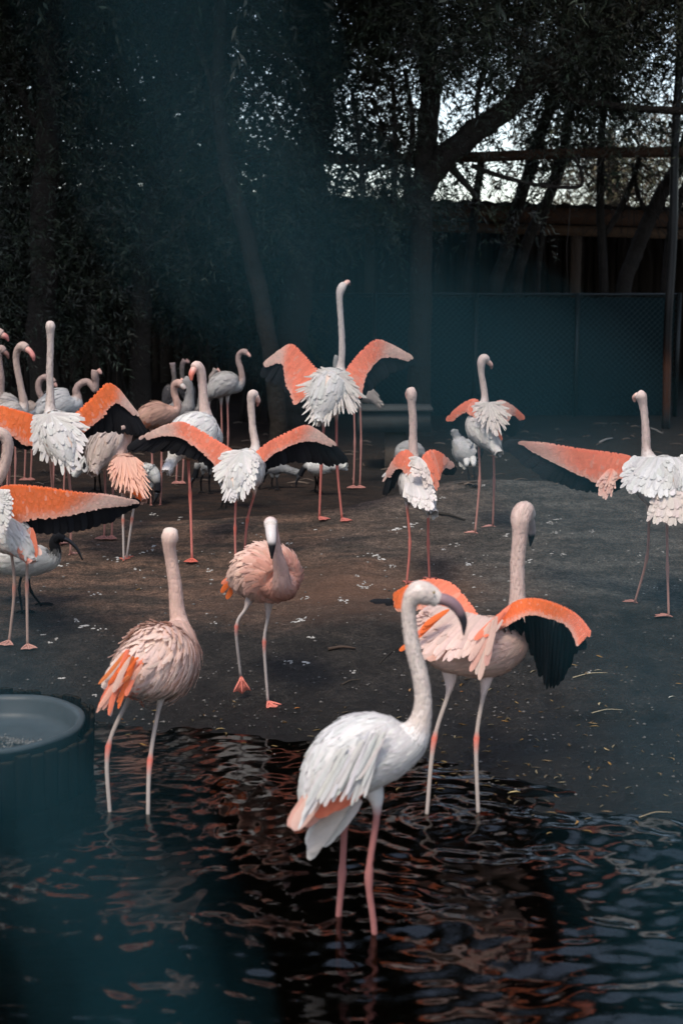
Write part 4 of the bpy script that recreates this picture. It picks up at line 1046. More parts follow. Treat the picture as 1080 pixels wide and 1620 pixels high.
for k_ in range(26):
    t_ = _r.random(); cl_ = (ORANGE, ORANGE, (.88, .26, .08), CORAL, (.86, .46, .34), (.80, .64, .58))[_r.randrange(6)]
    _q.append(((198 + 30 * t_, 1032 + 16 * t_ + _r.gauss(0, 4), -.34 - .05 * _r.random()), (160 + 36 * t_ + _r.gauss(0, 3), (1128 - 34 * t_ if cl_ is not _q and _r.random() < .7 else 1085 - 10 * t_) + _r.gauss(0, 5), -.38 - .03 * _r.random()), cl_, _r.uniform(6, 10)))
_q += [((200, 1034, -.33), (161, 1086, -.36), (.78, .66, .60), 13), ((198, 1038, -.33), (163, 1072, -.36), (.74, .68, .64), 13), ((206, 1040, -.42), (176, 1092, -.43), (.86, .58, .48), 9)]
plume(f3, Y, _q, curl=.3)


# --- flamingo walking towards the camera
Y = G(425, 1112)[1]
f4 = bird('flamingo', 'pink flamingo walking towards the camera with one foot lifted, black bill tip hanging', 'flamingo', FG, Y,
     [(372, 925, .28, 8), (385, 915, .22, 26), (405, 908, .12, 42), (425, 906, .02, 47), (440, 914, -.08, 40), (447, 925, -.14, 26)],
     [(446, 920, -.20, 15), (444, 900, -.23, 11), (439, 880, -.25, 8.5), (435, 858, -.25, 7.5), (431, 840, -.24, 8.5), (428, 828, -.25, 10.5), (428, 832, -.29, 9.5)],
     bill=[(428, 834, -.29, 9), (429, 848, -.34, 8), (430, 862, -.36, 6), (430, 884, -.36, 1.5)], billcol=((.68, .60, .56), (.66, .6, .58), (.012, .012, .015)),
     legs=[[(400, 935, .04), (389, 962, .02), (374, 993, -.02), (381, 1072, .05)], leg((425, 935, -.04), (424, 974), (418, 1018), (424, 1113), Y)],
     neckcol=(.62, .40, .35), headcol=(.72, .66, .62), back=(.84, .57, .47), belly=(.62, .40, .33), chest=(.60, .29, .22), legcol=(.42, .37, .35), kneecol=(.62, .13, .09), legr=.0088,
     foot_col=(.70, .22, .17), nfe=800, fL=26, fW=8, ruffle=.3, feather_lift=.02, gravity=.3, yaw=-1.2, thigh=(.55, .45, .42), eyes=[(420, 829, -.285, 1.8), (436, 829, -.285, 1.8)])
plume(f4, Y, [((378, 905, .2), (347, 933, .26), ORANGE, 10), ((380, 910, .2), (358, 946, .24), ORANGE, 10), ((385, 900, .15), (352, 925, .2), CORAL, 9), ((375, 890, .1), (368, 925, .15), CORAL, 9)])
plume(f4, Y, [((395 + 5 * i, 868 + i, -.02 - .01 * i), (372 + 8 * i, 915 + 3 * i, .02 - .02 * i), (PALE, CREAM, PINK, WHITE)[i % 4], 10) for i in range(9)] + [((445, 868, -.06), (462, 915, -.1), PALE, 11), ((455, 875, -.04), (466, 905, -.06), PALE, 11)], name='scapular_feather', curl=.4)

# --- flamingo cut by the left edge with its wing stretched to the right
Y = G(30, 1018)[1]
f5 = bird('flamingo', 'flamingo at the left edge stretching a long orange wing over an ibis', 'flamingo', FG, Y,
     [(48, 885, -.12, 6), (34, 862, -.08, 22), (10, 838, 0, 36), (-20, 815, .06, 40), (-35, 795, .1, 26)],
     [(-25, 775, .12, 14), (-2, 755, .10, 9.5), (9, 732, .08, 8.5), (13, 706, .06, 8.5), (8, 690, .05, 9), (-5, 685, .04, 10), (-16, 690, .03, 11)],
     bill=[(-18, 692, .02, 9), (-30, 704, .02, 7), (-34, 722, .02, 2)],
     legs=[leg((10, 850, 0), (18, 872), (23, 932), (15, 1016), Y), leg((36, 850, .02), (43, 874), (43, 928), (44, 1022), Y)],
     neckcol=NECK, back=WHITE, belly=CREAM, legcol=(.42, .30, .25), kneecol=(.5, .2, .15), legr=.0095, nfe=420, fL=30, fW=9, yaw=-1.57, patches=[(30, 865, 26, CORAL)], foot_col=(.50, .27, .22))
wing(f5, Y, [(-12, 785, -.06), (10, 769, -.08), (60, 770, -.08), (123, 779, -.06), (170, 783, -.02), (212, 792, .02)],
     [(-30, 842, -.08), (12, 846, -.08), (42, 824, -.08), (85, 819, -.07), (125, 810, -.05), (165, 800, -.02), (208, 795, .02)],
     [(-30, 850, -.08), (16, 852, -.06), (48, 847, -.04), (95, 846, -.03), (138, 840, 0), (184, 823, .04), (226, 797, .08)],
     (ORANGE, PALE, (.84, .50, .40), (.84, .66, .58)), nf=24, rows=15, ncol=90)
plume(f5, Y, [((50, 835, -.1), (56 - 7 * i, 886 - 4 * abs(i - 1), -.12), c, 13) for i, c in enumerate((CORAL, ORANGE, PALE, CORAL, PINK))] + [((25, 835, -.1), (66, 876, -.1), PALE, 13)])
fan(f5, Y, (-5, 775, -.1), [(16, 775, -.12), (22, 800, -.14), (15, 830, -.16), (-5, 850, -.16)], n=20, layers=3, col=WHITE, wpx=10)

# --- back left flamingo with fully spread orange wings
Y = 9.35
f6 = bird('flamingo', 'flamingo with straight upright neck and both deep orange wings spread, at the left', 'flamingo', FG, Y,
     [(112, 735, -.22, 6), (104, 715, -.16, 22), (95, 695, -.06, 34), (88, 680, .04, 33), (82, 668, .12, 20)],
     [(80, 648, .15, 9), (80, 620, .16, 6), (79, 590, .16, 5.2), (80, 555, .16, 5), (80, 528, .16, 5.6), (80, 517, .16, 7.4), (80, 512, .18, 6.5)],
     legs=[leg((82, 715), (81, 735), (86, 800), (95, 862), Y), leg((106, 715), (109, 748), (113, 800), (112, 878), Y)],
     neckcol=(.60, .50, .45), back=WHITE, belly=CREAM, nfe=260, fL=24, fW=8, yaw=1.2, legcol=(.5, .26, .22), legr=.0095)
wing(f6, Y, [(62, 662, 0), (45, 655, 0), (20, 648, .02), (-10, 641, .04), (-50, 640, .06), (-95, 655, .1)],
     [(52, 706, -.02), (36, 700, 0), (14, 683, 0), (-12, 672, .02), (-50, 662, .05), (-92, 660, .1)],
     [(50, 712, .02), (38, 712, .04), (18, 706, .05), (-20, 702, .07), (-60, 700, .1), (-115, 690, .12)],
     (ORANGE, PALE, PINK, PALE), nf=16, rows=9, ncol=44)
wing(f6, Y, [(105, 668, 0), (125, 650, 0), (148, 628, .02), (169, 608, .04), (186, 615, .06), (200, 632, .08), (214, 651, .1)],
     [(122, 700, -.02), (140, 678, 0), (160, 662, .02), (180, 638, .04), (190, 638, .06), (202, 645, .08), (213, 653, .1)],
     [(125, 703, 0), (140, 692, .04), (158, 685, .06), (186, 686, .08), (208, 690, .1), (226, 688, .12), (236, 684, .14)],
     (ORANGE, PALE, PINK, PALE), nf=20, rows=9, ncol=44)
fan(f6, Y, (82, 655, -.04), [(52, 660, .02), (48, 680, 0), (50, 705, -.04), (62, 728, -.08), (85, 730, -.12), (110, 748, -.16), (124, 738, -.14), (128, 715, -.1), (142, 692, -.05), (136, 662, 0), (110, 655, .03)], n=56, layers=5, col=(.72, .69, .66), tip=(.74, .70, .66), wpx=9, col_in=(.66, .60, .56))

# --- centre flamingo with coral wings spread low
Y = G(380, 900)[1]
f7 = bird('flamingo', 'flamingo in the middle with coral wings and black flight feathers spread low, head turned right', 'flamingo', FG, Y,
     [(370, 785, -.22, 6), (374, 768, -.16, 20), (383, 750, -.06, 31), (393, 735, .04, 28), (400, 725, .1, 18)],
     [(404, 706, .12, 7.5), (400, 680, .13, 5.6), (398, 655, .13, 5.2), (397, 635, .13, 6), (399, 624, .13, 7.4), (404, 625, .15, 7)],
     bill=[(404, 626, .14, 6), (408, 634, .16, 4.5), (407, 643, .16, 1.5)], billcol=(PALE, PINK, (.3, .12, .1)),
     legs=[leg((373, 770), (373, 790), (372, 838), (373, 906), Y), leg((398, 765), (402, 782), (391, 825), (386, 892), Y)],
     neckcol=(.64, .52, .46), back=WHITE, belly=CREAM, nfe=200, fL=22, fW=8, yaw=1.4, legcol=(.52, .19, .16), kneecol=(.6, .14, .1), legr=.0085)
wing(f7, Y, [(372, 716, 0), (353, 704, 0), (327, 688, .02), (300, 673, .04), (283, 669, .05), (260, 675, .07), (230, 690, .1)],
     [(348, 748, -.03), (334, 728, -.01), (318, 712, 0), (292, 694, .03), (277, 688, .05), (258, 686, .07), (232, 691, .1)],
     [(345, 752, 0), (332, 742, .04), (308, 727, .06), (270, 716, .09), (240, 714, .12), (215, 714, .14), (196, 708, .16)],
     (CORAL, PALE, PINK, PALE), nf=24, rows=9, ncol=50)
wing(f7, Y, [(405, 716, 0), (422, 702, 0), (440, 692, .02), (465, 680, .04), (484, 674, .05), (502, 682, .07), (526, 700, .1)],
     [(408, 748, -.03), (420, 726, -.01), (440, 712, 0), (465, 700, .03), (484, 696, .05), (502, 696, .07), (524, 702, .1)],
     [(412, 752, 0), (424, 744, .04), (445, 736, .06), (478, 732, .09), (508, 736, .12), (532, 738, .14), (552, 732, .16)],
     (CORAL, PALE, PINK, PALE), nf=24, rows=9, ncol=50)
fan(f7, Y, (385, 714, -.04), [(352, 712, .02), (343, 735, 0), (338, 752, -.04), (348, 768, -.1), (360, 795, -.16), (374, 792, -.17), (396, 780, -.14), (403, 760, -.1), (410, 735, -.04), (408, 715, .02)], n=50, layers=5, col=(.76, .75, .73), tip=(.78, .74, .70), wpx=8.5, col_in=(.66, .62, .58))

# --- back flamingo with raised wings and stretched neck
Y = G(520, 822)[1]
f8 = bird('flamingo', 'tallest flamingo with neck stretched straight up and wings raised above a dark backdrop', 'flamingo', FG, Y,
     [(505, 662, -.22, 6), (510, 645, -.16, 22), (520, 622, -.06, 34), (530, 603, .04, 28), (536, 592, .08, 16)],
     [(539, 580, .1, 6.5), (541, 555, .1, 5), (540, 520, .1, 4.6), (538, 490, .1, 4.4), (537, 468, .1, 5), (540, 456, .11, 6.8), (544, 450, .13, 5.6)],
     bill=[(544, 451, .12, 5), (550, 446, .15, 4.2), (553, 451, .17, 1.6)], billcol=(PALE, PINK, (.3, .12, .1)),
     legs=[leg((513, 650), (512, 674), (508, 740), (505, 820), Y), leg((531, 640), (532, 662), (533, 735), (541, 822), Y)],
     neckcol=(.62, .54, .50), back=WHITE, belly=CREAM, nfe=240, fL=24, fW=8, yaw=-.9, legcol=(.52, .17, .14), legr=.0095)
wing(f8, Y, [(512, 596, 0), (498, 582, .02), (480, 562, .04), (462, 546, .06), (445, 553, .09), (420, 573, .12)],
     [(468, 640, -.04), (462, 625, -.02), (453, 604, .02), (450, 580, .06), (440, 572, .09), (420, 577, .12)],
     [(464, 640, 0), (456, 628, .02), (448, 618, .06), (432, 606, .1), (420, 602, .13), (412, 592, .16)],
     (CORAL, PALE, PINK, PALE), nf=14, rows=9, ncol=40)
wing(f8, Y, [(545, 596, 0), (552, 580, .02), (572, 556, .04), (594, 539, .06), (618, 546, .09), (648, 563, .12)],
     [(570, 630, -.04), (574, 608, -.02), (583, 585, .02), (602, 566, .06), (622, 563, .09), (646, 567, .12)],
     [(574, 632, 0), (584, 620, .04), (600, 606, .06), (620, 592, .1), (640, 582, .13), (660, 578, .16)],
     (CORAL, PALE, PINK, PALE), nf=14, rows=9, ncol=40)
fan(f8, Y, (535, 590, -.04), [(500, 582, .03), (478, 605, 0), (470, 634, -.04), (486, 652, -.1), (497, 674, -.16), (510, 668, -.16), (530, 655, -.14), (555, 655, -.1), (573, 640, -.05), (566, 610, 0), (552, 588, .03)], n=54, layers=5, col=(.70, .66, .62), tip=(.72, .66, .60), wpx=8.5, curl=.55, col_in=(.62, .54, .48))

# --- middle right flamingo, wings hanging half open
Y = G(660, 922)[1]
f9 = bird('flamingo', 'flamingo right of centre with small half open wings and a white drooping rump', 'flamingo', FG, Y,
     [(680, 806, -.22, 7), (674, 795, -.17, 15), (664, 780, -.08, 23), (656, 766, .0, 24), (652, 750, .06, 20)],
     [(653, 722, .10, 9), (653, 695, .11, 6.5), (653, 665, .11, 6), (651, 640, .11, 6), (651, 624, .11, 7.8), (649, 616, .13, 7)],
     bill=[(647, 618, .13, 5), (644, 624, .15, 4), (644, 632, .15, 1.4)], billcol=(PALE, PINK, PINK),
     legs=[leg((646, 780), (644, 803), (648, 860), (643, 924), Y), leg((676, 785), (677, 806), (677, 862), (679, 918), Y)],
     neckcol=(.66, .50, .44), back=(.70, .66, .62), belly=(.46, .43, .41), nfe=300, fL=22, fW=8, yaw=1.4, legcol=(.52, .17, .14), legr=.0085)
wing(f9, Y, [(655, 724, -.02), (644, 713, -.02), (632, 718, .0), (622, 730, .03), (613, 748, .06)],
     [(660, 752, -.06), (648, 748, -.05), (634, 740, -.02), (624, 742, .02), (615, 752, .06)],
     [(660, 755, -.06), (640, 748, .02), (622, 764, .08), (612, 780, .1), (603, 782, .1)],
     (CORAL, PINK, PALE, PALE), nf=14, rows=4, ncol=14)
wing(f9, Y, [(668, 722, -.02), (680, 713, -.02), (694, 716, .0), (704, 724, .03), (714, 734, .06)],
     [(680, 770, -.06), (686, 766, -.05), (692, 750, -.02), (702, 738, .02), (713, 738, .06)],
     [(682, 770, -.06), (698, 748, .06), (710, 748, .08), (718, 750, .1), (724, 745, .1)],
     (CORAL, PINK, PALE, PALE), nf=8, rows=4, ncol=14)
fan(f9, Y, (660, 722, -.08), [(645, 722, -.08), (650, 748, -.12), (660, 754, -.14), (672, 758, -.14), (680, 772, -.14), (684, 745, -.1)], n=22, layers=4, col=(.76, .72, .68), tip=(.76, .66, .6), wpx=9)
fan(f9, Y, [(642, 762, -.10), (672, 764, -.10)], [(640, 785, -.14), (650, 795, -.2), (668, 803, -.24), (684, 808, -.26), (688, 790, -.2), (682, 768, -.14)], n=26, layers=4, col=(.70, .66, .63), tip=(.76, .70, .66), wpx=9)
plume(f9, Y, [((618, 742, .06), (604, 754, .07), WHITE, 4), ((616, 745, .06), (606, 762, .07), PALE, 4)], name='wing_tip_feather')

# --- flamingo behind it to the right
Y = G(752, 846)[1]
f10 = bird('flamingo', 'flamingo far right of centre on the mud ridge with short arched wings, head bent right', 'flamingo', FG, Y,
     [(785, 712, -.20, 6), (778, 700, -.14, 14), (766, 686, -.06, 21), (758, 672, .02, 22), (757, 656, .06, 16)],
     [(766, 634, .08, 6.5), (764, 610, .09, 4.8), (761, 590, .09, 4.6), (761, 574, .09, 6.2), (765, 567, .10, 7.2), (770, 570, .11, 6)],
     bill=[(770, 571, .11, 5), (776, 577, .12, 4), (777, 584, .12, 1.4)], billcol=(PALE, PINK, (.3, .15, .12)),
     legs=[leg((757, 685), (757, 704), (758, 762), (751, 844), Y), leg((777, 695), (780, 716), (781, 762), (779, 834), Y)],
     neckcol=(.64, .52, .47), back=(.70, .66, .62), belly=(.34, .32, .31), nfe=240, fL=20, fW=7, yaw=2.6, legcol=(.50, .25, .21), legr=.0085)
wing(f10, Y, [(764, 642, -.02), (752, 633, -.02), (738, 637, .0), (724, 647, .03), (711, 660, .06)],
     [(760, 665, -.06), (748, 656, -.04), (736, 650, 0), (724, 655, .03), (713, 664, .06)],
     [(758, 680, 0), (744, 690, .05), (732, 690, .06), (722, 682, .08), (714, 672, .1)],
     (CORAL, CORAL, PALE, PALE), nf=8, rows=4, ncol=14)
wing(f10, Y, [(776, 642, -.02), (790, 635, -.02), (804, 640, .0), (814, 648, .03), (824, 658, .06)],
     [(796, 668, -.06), (800, 664, -.04), (806, 656, 0), (814, 654, .03), (823, 661, .06)],
     [(800, 684, 0), (808, 692, .05), (818, 686, .06), (826, 676, .08), (828, 666, .1)],
     (PINK, CORAL, PALE, PALE), nf=8, rows=4, ncol=14)
fan(f10, Y, (772, 636, -.06), [(742, 636, .0), (752, 662, -.08), (768, 678, -.14), (782, 690, -.16), (797, 682, -.14), (806, 660, -.08), (800, 638, 0)], n=34, layers=4, col=(.72, .67, .62), tip=(.72, .64, .58), wpx=8, curl=.5, col_in=(.6, .5, .44))
plume(f10, Y, [((768, 672, -.12), (790, 718, -.2), WHITE, 8), ((765, 675, -.12), (780, 714, -.2), PALE, 8), ((775, 665, -.12), (792, 696, -.18), CORAL, 7), ((770, 670, -.1), (791, 708, -.18), WHITE, 8)])

# --- flamingo at the right edge with its long left wing stretched out
Y = G(1030, 966)[1]
f11 = bird('flamingo', 'flamingo at the right edge with one long coral wing stretched to the left', 'flamingo', FG, Y,
     [(1060, 812, -.24, 10), (1056, 795, -.18, 26), (1050, 770, -.08, 40), (1040, 752, .02, 38), (1030, 738, .08, 22)],
     [(1022, 715, .12, 8), (1021, 690, .12, 6.6), (1019, 660, .12, 5.6), (1016, 638, .12, 6.4), (1013, 627, .12, 9), (1009, 624, .13, 8)],
     bill=[(1008, 625, .13, 6), (1003, 629, .15, 4.6), (1003, 636, .16, 1.6)], billcol=(PALE, PINK, PINK),
     legs=[leg((1030, 790), (1026, 822), (1022, 884), (1003, 954), Y), leg((1052, 800), (1054, 830), (1055, 900), (1057, 976), Y)],
     neckcol=(.66, .52, .47), back=WHITE, belly=CREAM, nfe=300, fL=26, fW=10, yaw=2.6, legcol=(.42, .24, .20), legr=.0088, foot_col=(.45, .22, .18))
wing(f11, Y, [(1010, 732, -.02), (992, 722, -.02), (960, 716, .0), (925, 712, .03), (890, 706, .06), (858, 701, .1), (829, 700, .14)],
     [(990, 760, -.05), (978, 757, -.04), (958, 766, -.02), (928, 756, .02), (895, 741, .05), (862, 722, .1), (832, 703, .14)],
     [(985, 768, 0), (972, 778, .04), (946, 780, .05), (915, 776, .07), (872, 764, .1), (830, 738, .14), (790, 702, .2)],
     (CORAL, PINK, PALE, PALE), nf=28, rows=10, ncol=56)
fan(f11, Y, (965, 740, -.1), [(948, 755, -.1), (945, 778, -.12), (960, 790, -.14), (970, 772, -.12), (976, 752, -.1)], n=16, layers=3, col=CORAL, tip=PALE, wpx=9, name='tertial_feathers')
fan(f11, Y, [(1005, 722, -.02), (1090, 722, -.02)], [(1000, 724, .02), (984, 748, -.04), (984, 772, -.08), (1005, 780, -.14), (1030, 784, -.18), (1060, 785, -.18), (1090, 780, -.14), (1115, 765, -.06), (1112, 735, .02), (1070, 720, .04)], n=56, layers=5, col=(.74, .73, .72), tip=(.77, .75, .73), wpx=13, col_in=(.6, .56, .52), curl=.3)
fan(f11, Y, (1055, 772, -.14), [(1030, 785, -.16), (1026, 822, -.22), (1050, 828, -.26), (1075, 828, -.25), (1095, 815, -.2), (1088, 785, -.16)], n=26, layers=4, col=(.70, .62, .57), tip=(.74, .64, .58), wpx=13)
wing(f11, Y, [(1075, 732, 0), (1095, 722, 0), (1125, 712, .04), (1160, 705, .08)], [(1090, 765, 0), (1110, 752, 0), (1135, 740, .04), (1162, 712, .08)],
     [(1092, 770, 0), (1120, 778, .05), (1150, 770, .08), (1190, 740, .12)], (CORAL, PINK, PALE, PALE), nf=10, rows=5, ncol=16)

# --- one-legged white flamingo looking down left
Y = G(304, 888)[1] + .25
f12 = bird('flamingo', 'white backed flamingo standing on one leg, head bowed left behind the spread wings', 'flamingo', FG, Y,
     [(276, 722, -.16, 6), (284, 708, -.12, 22), (300, 694, -.04, 37), (318, 690, .04, 38), (330, 690, .08, 24)],
     [(325, 655, .08, 10), (322, 630, .08, 7), (320, 605, .08, 6.6), (318, 588, .07, 7), (312, 579, .06, 8), (307, 582, .04, 7)],
     bill=[(307, 583, .03, 6), (303, 592, .01, 5), (303, 602, .0, 2)], billcol=(PINK, (.7, .2, .14), (.6, .16, .11)),
     legs=[leg((298, 705), (298, 728), (301, 785), (304, 886), Y)],
     neckcol=(.68, .52, .46), back=(.74, .72, .69), belly=(.60, .54, .48), nfe=480, fL=40, fW=9, ruffle=.08, gravity=.45, yaw=-1.4, legcol=(.56, .19, .16), kneecol=(.6, .15, .11), legr=.010)

# --- small preening flamingo with orange back
Y = G(198, 888)[1]
f13 = bird('flamingo', 'small preening flamingo with ragged orange back feathers and pale legs with red knees', 'flamingo', FG, Y,
     [(224, 786, -.14, 4), (216, 772, -.10, 14), (203, 752, -.04, 24), (196, 738, .04, 22), (192, 728, .10, 12)],
     [(193, 714, .12, 7), (201, 698, .12, 6.5), (203, 684, .10, 7), (198, 675, .06, 7.5), (190, 676, .04, 7)],
     legs=[leg((197, 765), (196, 795), (195, 824), (196, 887), Y), leg((208, 765), (212, 795), (209, 822), (200, 884), Y)],
     neckcol=(.62, .46, .40), back=(.76, .48, .38), belly=(.60, .42, .36), nfe=300, fL=24, fW=7, ruffle=.35, gravity=.6, yaw=1.5, legcol=(.55, .48, .44), kneecol=(.6, .14, .09), legr=.0085, foot_col=(.6, .18, .13))
fan(f13, Y, [(185, 722, -.04), (215, 722, -.04)], [(176, 735, -.08), (176, 765, -.14), (196, 778, -.18), (212, 780, -.2), (226, 792, -.2), (230, 768, -.14), (228, 735, -.06)], n=34, layers=5, col=(.80, .42, .30), tip=(.84, .48, .36), wpx=6.5, curl=.6, col_in=(.76, .56, .48))
plume(f13, Y, [((212, 758, -.15), (222, 794, -.2), ORANGE, 8), ((208, 758, -.15), (226, 788, -.2), ORANGE, 7), ((205, 760, -.15), (216, 782, -.2), ORANGE, 7)])

def back_flamingo(label, Y, trunk, neck, bill, legx, foot_py=None, **kw):  # back row birds; some of the shade there is put into their greyer plumage
    L = []
    for (x, yt) in legx:
        xw = P(x, 600, Y)[0]; z = float(ground_z(xw, Y, False)); 
        # pixel row of the ground at this distance
        cz = -(CAM_H - z); dyn = Y * cp - cz * sp * 1.0; py = 810 - FOC * ((Y * sp + cz * cp) / (Y * cp - cz * sp))
        mid = yt + (py - yt) * .12
        L.append([(x, yt - 6), (x, mid), (x + 1, yt + (py - yt) * .5, .01), (x - 1, py, 0)])
    k = dict(nfe=150, fL=18, fW=6, neckcol=GREYP, back=(.5, .46, .43), belly=(.42, .36, .32), legcol=(.42, .2, .17), legr=.0085, yaw=-1.5)
    k.update(kw)
    return bird('flamingo', label, 'flamingo', FG, Y, trunk, neck, bill=bill, legs=L, **k)

back_flamingo('plump pale flamingo with its head out of sight behind the orange preening one', 9.9,
     [(150, 742, -.16, 5), (155, 728, -.1, 18), (165, 710, -.02, 28), (178, 700, .06, 26), (190, 698, .12, 14)],
     [(196, 712, .14, 7), (197, 730, .12, 6), (193, 745, .08, 7)], None, [(166, 732), (178, 728)], back=(.62, .52, .47), belly=(.58, .46, .40), fL=26, fW=7, gravity=.5)
back_flamingo('flamingo with S-bent neck and pink hooked bill left of the upright neck', 11.6,
     [(-12, 668, -.05, 5), (2, 658, -.04, 13), (18, 652, 0, 17), (32, 652, .05, 13)],
     [(38, 640, .08, 7.5), (35, 620, .08, 5.5), (30, 595, .08, 5), (26, 570, .08, 5), (28, 554, .07, 5.4), (36, 548, .06, 7.5), (43, 551, .05, 6.5)],
     [(43, 552, .05, 6), (49, 557, .04, 5), (53, 564, .03, 4.2), (54, 571, .03, 1.6)], [(12, 666), (24, 664)], billcol=(PINK, (.65, .25, .22), (.55, .2, .18)), neckcol=(.50, .38, .33))
back_flamingo('flamingo head at the far left edge, highest of the left group, pink bill drooping', 11.9,
     [(-75, 662, 0, 6), (-55, 645, 0, 18), (-38, 638, 0, 20), (-24, 636, 0, 12)],
     [(-16, 618, 0, 6), (-18, 590, 0, 5), (-17, 560, 0, 5), (-12, 536, 0, 5.2), (-4, 526, 0, 7), (4, 529, 0, 7)],
     [(4, 530, 0, 6.5), (10, 533, 0, 5), (14, 540, 0, 1.6)], [(-50, 655), (-40, 655)], billcol=(PINK, (.6, .22, .2), (.5, .18, .16)), neckcol=(.50, .36, .32))
back_flamingo('grey flamingo at the left edge just under the highest head, thin vertical neck', 12.3,
     [(28, 655, -.05, 4), (20, 646, 0, 14), (8, 640, 0, 19), (-2, 636, 0, 14)],
     [(2, 620, 0, 5.5), (3, 600, 0, 4.6), (0, 575, 0, 4.6), (-1, 560, 0, 5), (2, 552, 0, 6.4), (7, 556, 0, 5.6)],
     [(7, 556, 0, 5), (12, 561, 0, 4), (14, 568, 0, 1.4)], [(4, 652), (16, 652)], billcol=((.3, .18, .15), (.25, .12, .1), (.2, .1, .08)))
back_flamingo('hunched flamingo with looped neck half hidden by the upright neck', 12.9,
     [(22, 656, 0, 4), (34, 650, 0, 10), (48, 647, 0, 12), (60, 645, 0, 8)],
     [(67, 632, 0, 5), (62, 618, 0, 4.6), (62, 605, 0, 4.6), (70, 597, 0, 4.8), (80, 600, 0, 5.5), (86, 605, 0, 5)],
     [(86, 606, 0, 4.4), (89, 611, 0, 3), (88, 616, 0, 1)], [(40, 655), (50, 655)], back=(.42, .34, .3))
back_flamingo('grey backed flamingo with neck coiled forward and head held up, behind the orange wing', 11.9,
     [(60, 655, -.05, 5), (75, 646, -.02, 18), (95, 640, .02, 26), (115, 638, .05, 20)],
     [(122, 628, .07, 8), (121, 617, .07, 5.6), (127, 608, .07, 5.4), (138, 604, .07, 5.2), (146, 610, .06, 5), (151, 617, .05, 4.8), (152, 605, .05, 4.8), (151, 594, .04, 6.4), (152, 586, .04, 7)],
     [(155, 585, .03, 5), (159, 590, .03, 3.6), (158, 596, .03, 1.3)], [(85, 658), (102, 658)], back=(.50, .50, .50), belly=(.4, .4, .4), nfe=220, fL=30, fW=7)
back_flamingo('pinkish brown flamingo with dark bill tip in the shade left of the bowed head', 11.4,
     [(216, 672, -.04, 5), (228, 664, -.02, 16), (245, 656, 0, 20), (262, 655, .03, 17)],
     [(280, 648, .06, 7), (280, 636, .06, 5.4), (276, 622, .06, 4.8), (276, 610, .05, 5.2), (282, 606, .04, 6.4), (287, 609, .03, 5.4)],
     [(287, 609, .03, 5), (292, 614, .02, 4), (293, 620, .02, 1.4)], [(240, 672), (255, 670)], neckcol=(.55, .36, .30), back=(.50, .30, .23), belly=(.42, .26, .21), billcol=((.6, .55, .5), (.5, .4, .36), (.02, .02, .02)), patches=[(250, 662, 12, (.6, .2, .1))])
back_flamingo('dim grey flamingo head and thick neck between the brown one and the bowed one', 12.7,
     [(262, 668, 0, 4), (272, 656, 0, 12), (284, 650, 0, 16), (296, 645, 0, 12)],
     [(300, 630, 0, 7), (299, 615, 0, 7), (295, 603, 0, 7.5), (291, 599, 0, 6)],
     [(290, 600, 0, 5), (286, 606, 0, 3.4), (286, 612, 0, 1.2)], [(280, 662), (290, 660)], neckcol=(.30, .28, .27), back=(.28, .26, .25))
back_flamingo('grey white flamingo standing whole in the shade with neck in a high hook', 13.2,
     [(328, 627, -.03, 3), (337, 619, -.02, 12), (352, 608, 0, 19), (367, 608, .02, 17), (376, 610, .03, 10)],
     [(383, 600, .04, 5.4), (381, 584, .04, 4.4), (377, 570, .04, 4), (379, 560, .04, 4), (385, 556, .03, 4.4), (390, 558, .03, 5)],
     [(390, 558, .03, 4.2), (395, 563, .02, 2.6), (395, 568, .02, 1)], [(350, 626), (360, 624)], back=(.46, .44, .42), nfe=180, fL=20, fW=6)
back_flamingo('flamingo peeking with a short curved neck over the back of the shaded grey white one', 14.2,
     [(318, 640, 0, 3), (324, 628, 0, 9), (332, 618, 0, 12), (337, 612, 0, 8)],
     [(335, 604, 0, 4.4), (335, 596, 0, 4), (339, 590, 0, 4), (342, 584, 0, 5.4)],
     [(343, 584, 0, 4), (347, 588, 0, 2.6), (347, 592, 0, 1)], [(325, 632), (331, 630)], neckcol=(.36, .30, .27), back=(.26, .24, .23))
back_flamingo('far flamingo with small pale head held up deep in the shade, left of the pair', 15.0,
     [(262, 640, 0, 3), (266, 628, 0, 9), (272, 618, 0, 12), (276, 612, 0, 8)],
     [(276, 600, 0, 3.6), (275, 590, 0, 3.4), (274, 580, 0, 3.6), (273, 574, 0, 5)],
     [(273, 576, 0, 3.6), (273, 582, 0, 3), (273, 587, 0, 1)], [(268, 632), (273, 630)], neckcol=(.22, .18, .16), back=(.1, .09, .09), headcol=(.62, .46, .42))  # body colour taken nearly to black to carry the deep shade
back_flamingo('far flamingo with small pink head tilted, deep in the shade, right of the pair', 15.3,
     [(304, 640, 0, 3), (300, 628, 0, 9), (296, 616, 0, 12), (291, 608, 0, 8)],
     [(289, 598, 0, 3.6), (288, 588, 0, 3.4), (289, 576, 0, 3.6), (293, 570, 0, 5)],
     [(294, 570, 0, 3.6), (298, 573, 0, 3), (298, 578, 0, 1)], [(298, 632), (302, 630)], neckcol=(.22, .18, .16), back=(.1, .09, .09), headcol=(.55, .38, .34))  # deep shade put into the body colour here as well
back_flamingo('pale grey flamingo mostly hidden behind the tallest one, rump showing at its right', 12.4,
     [(597, 637, -.03, 4), (588, 629, -.02, 9), (572, 620, 0, 15), (555, 614, .02, 15), (542, 608, .03, 8)],
     [(534, 594, .04, 4.6), (531, 580, .04, 4.2), (532, 568, .04, 4.4), (534, 563, .04, 5)],
     [(534, 564, .04, 4), (536, 570, .04, 2)], [(560, 632), (570, 632)], neckcol=(.35, .34, .33), back=(.42, .36, .32), belly=(.4, .34, .3))

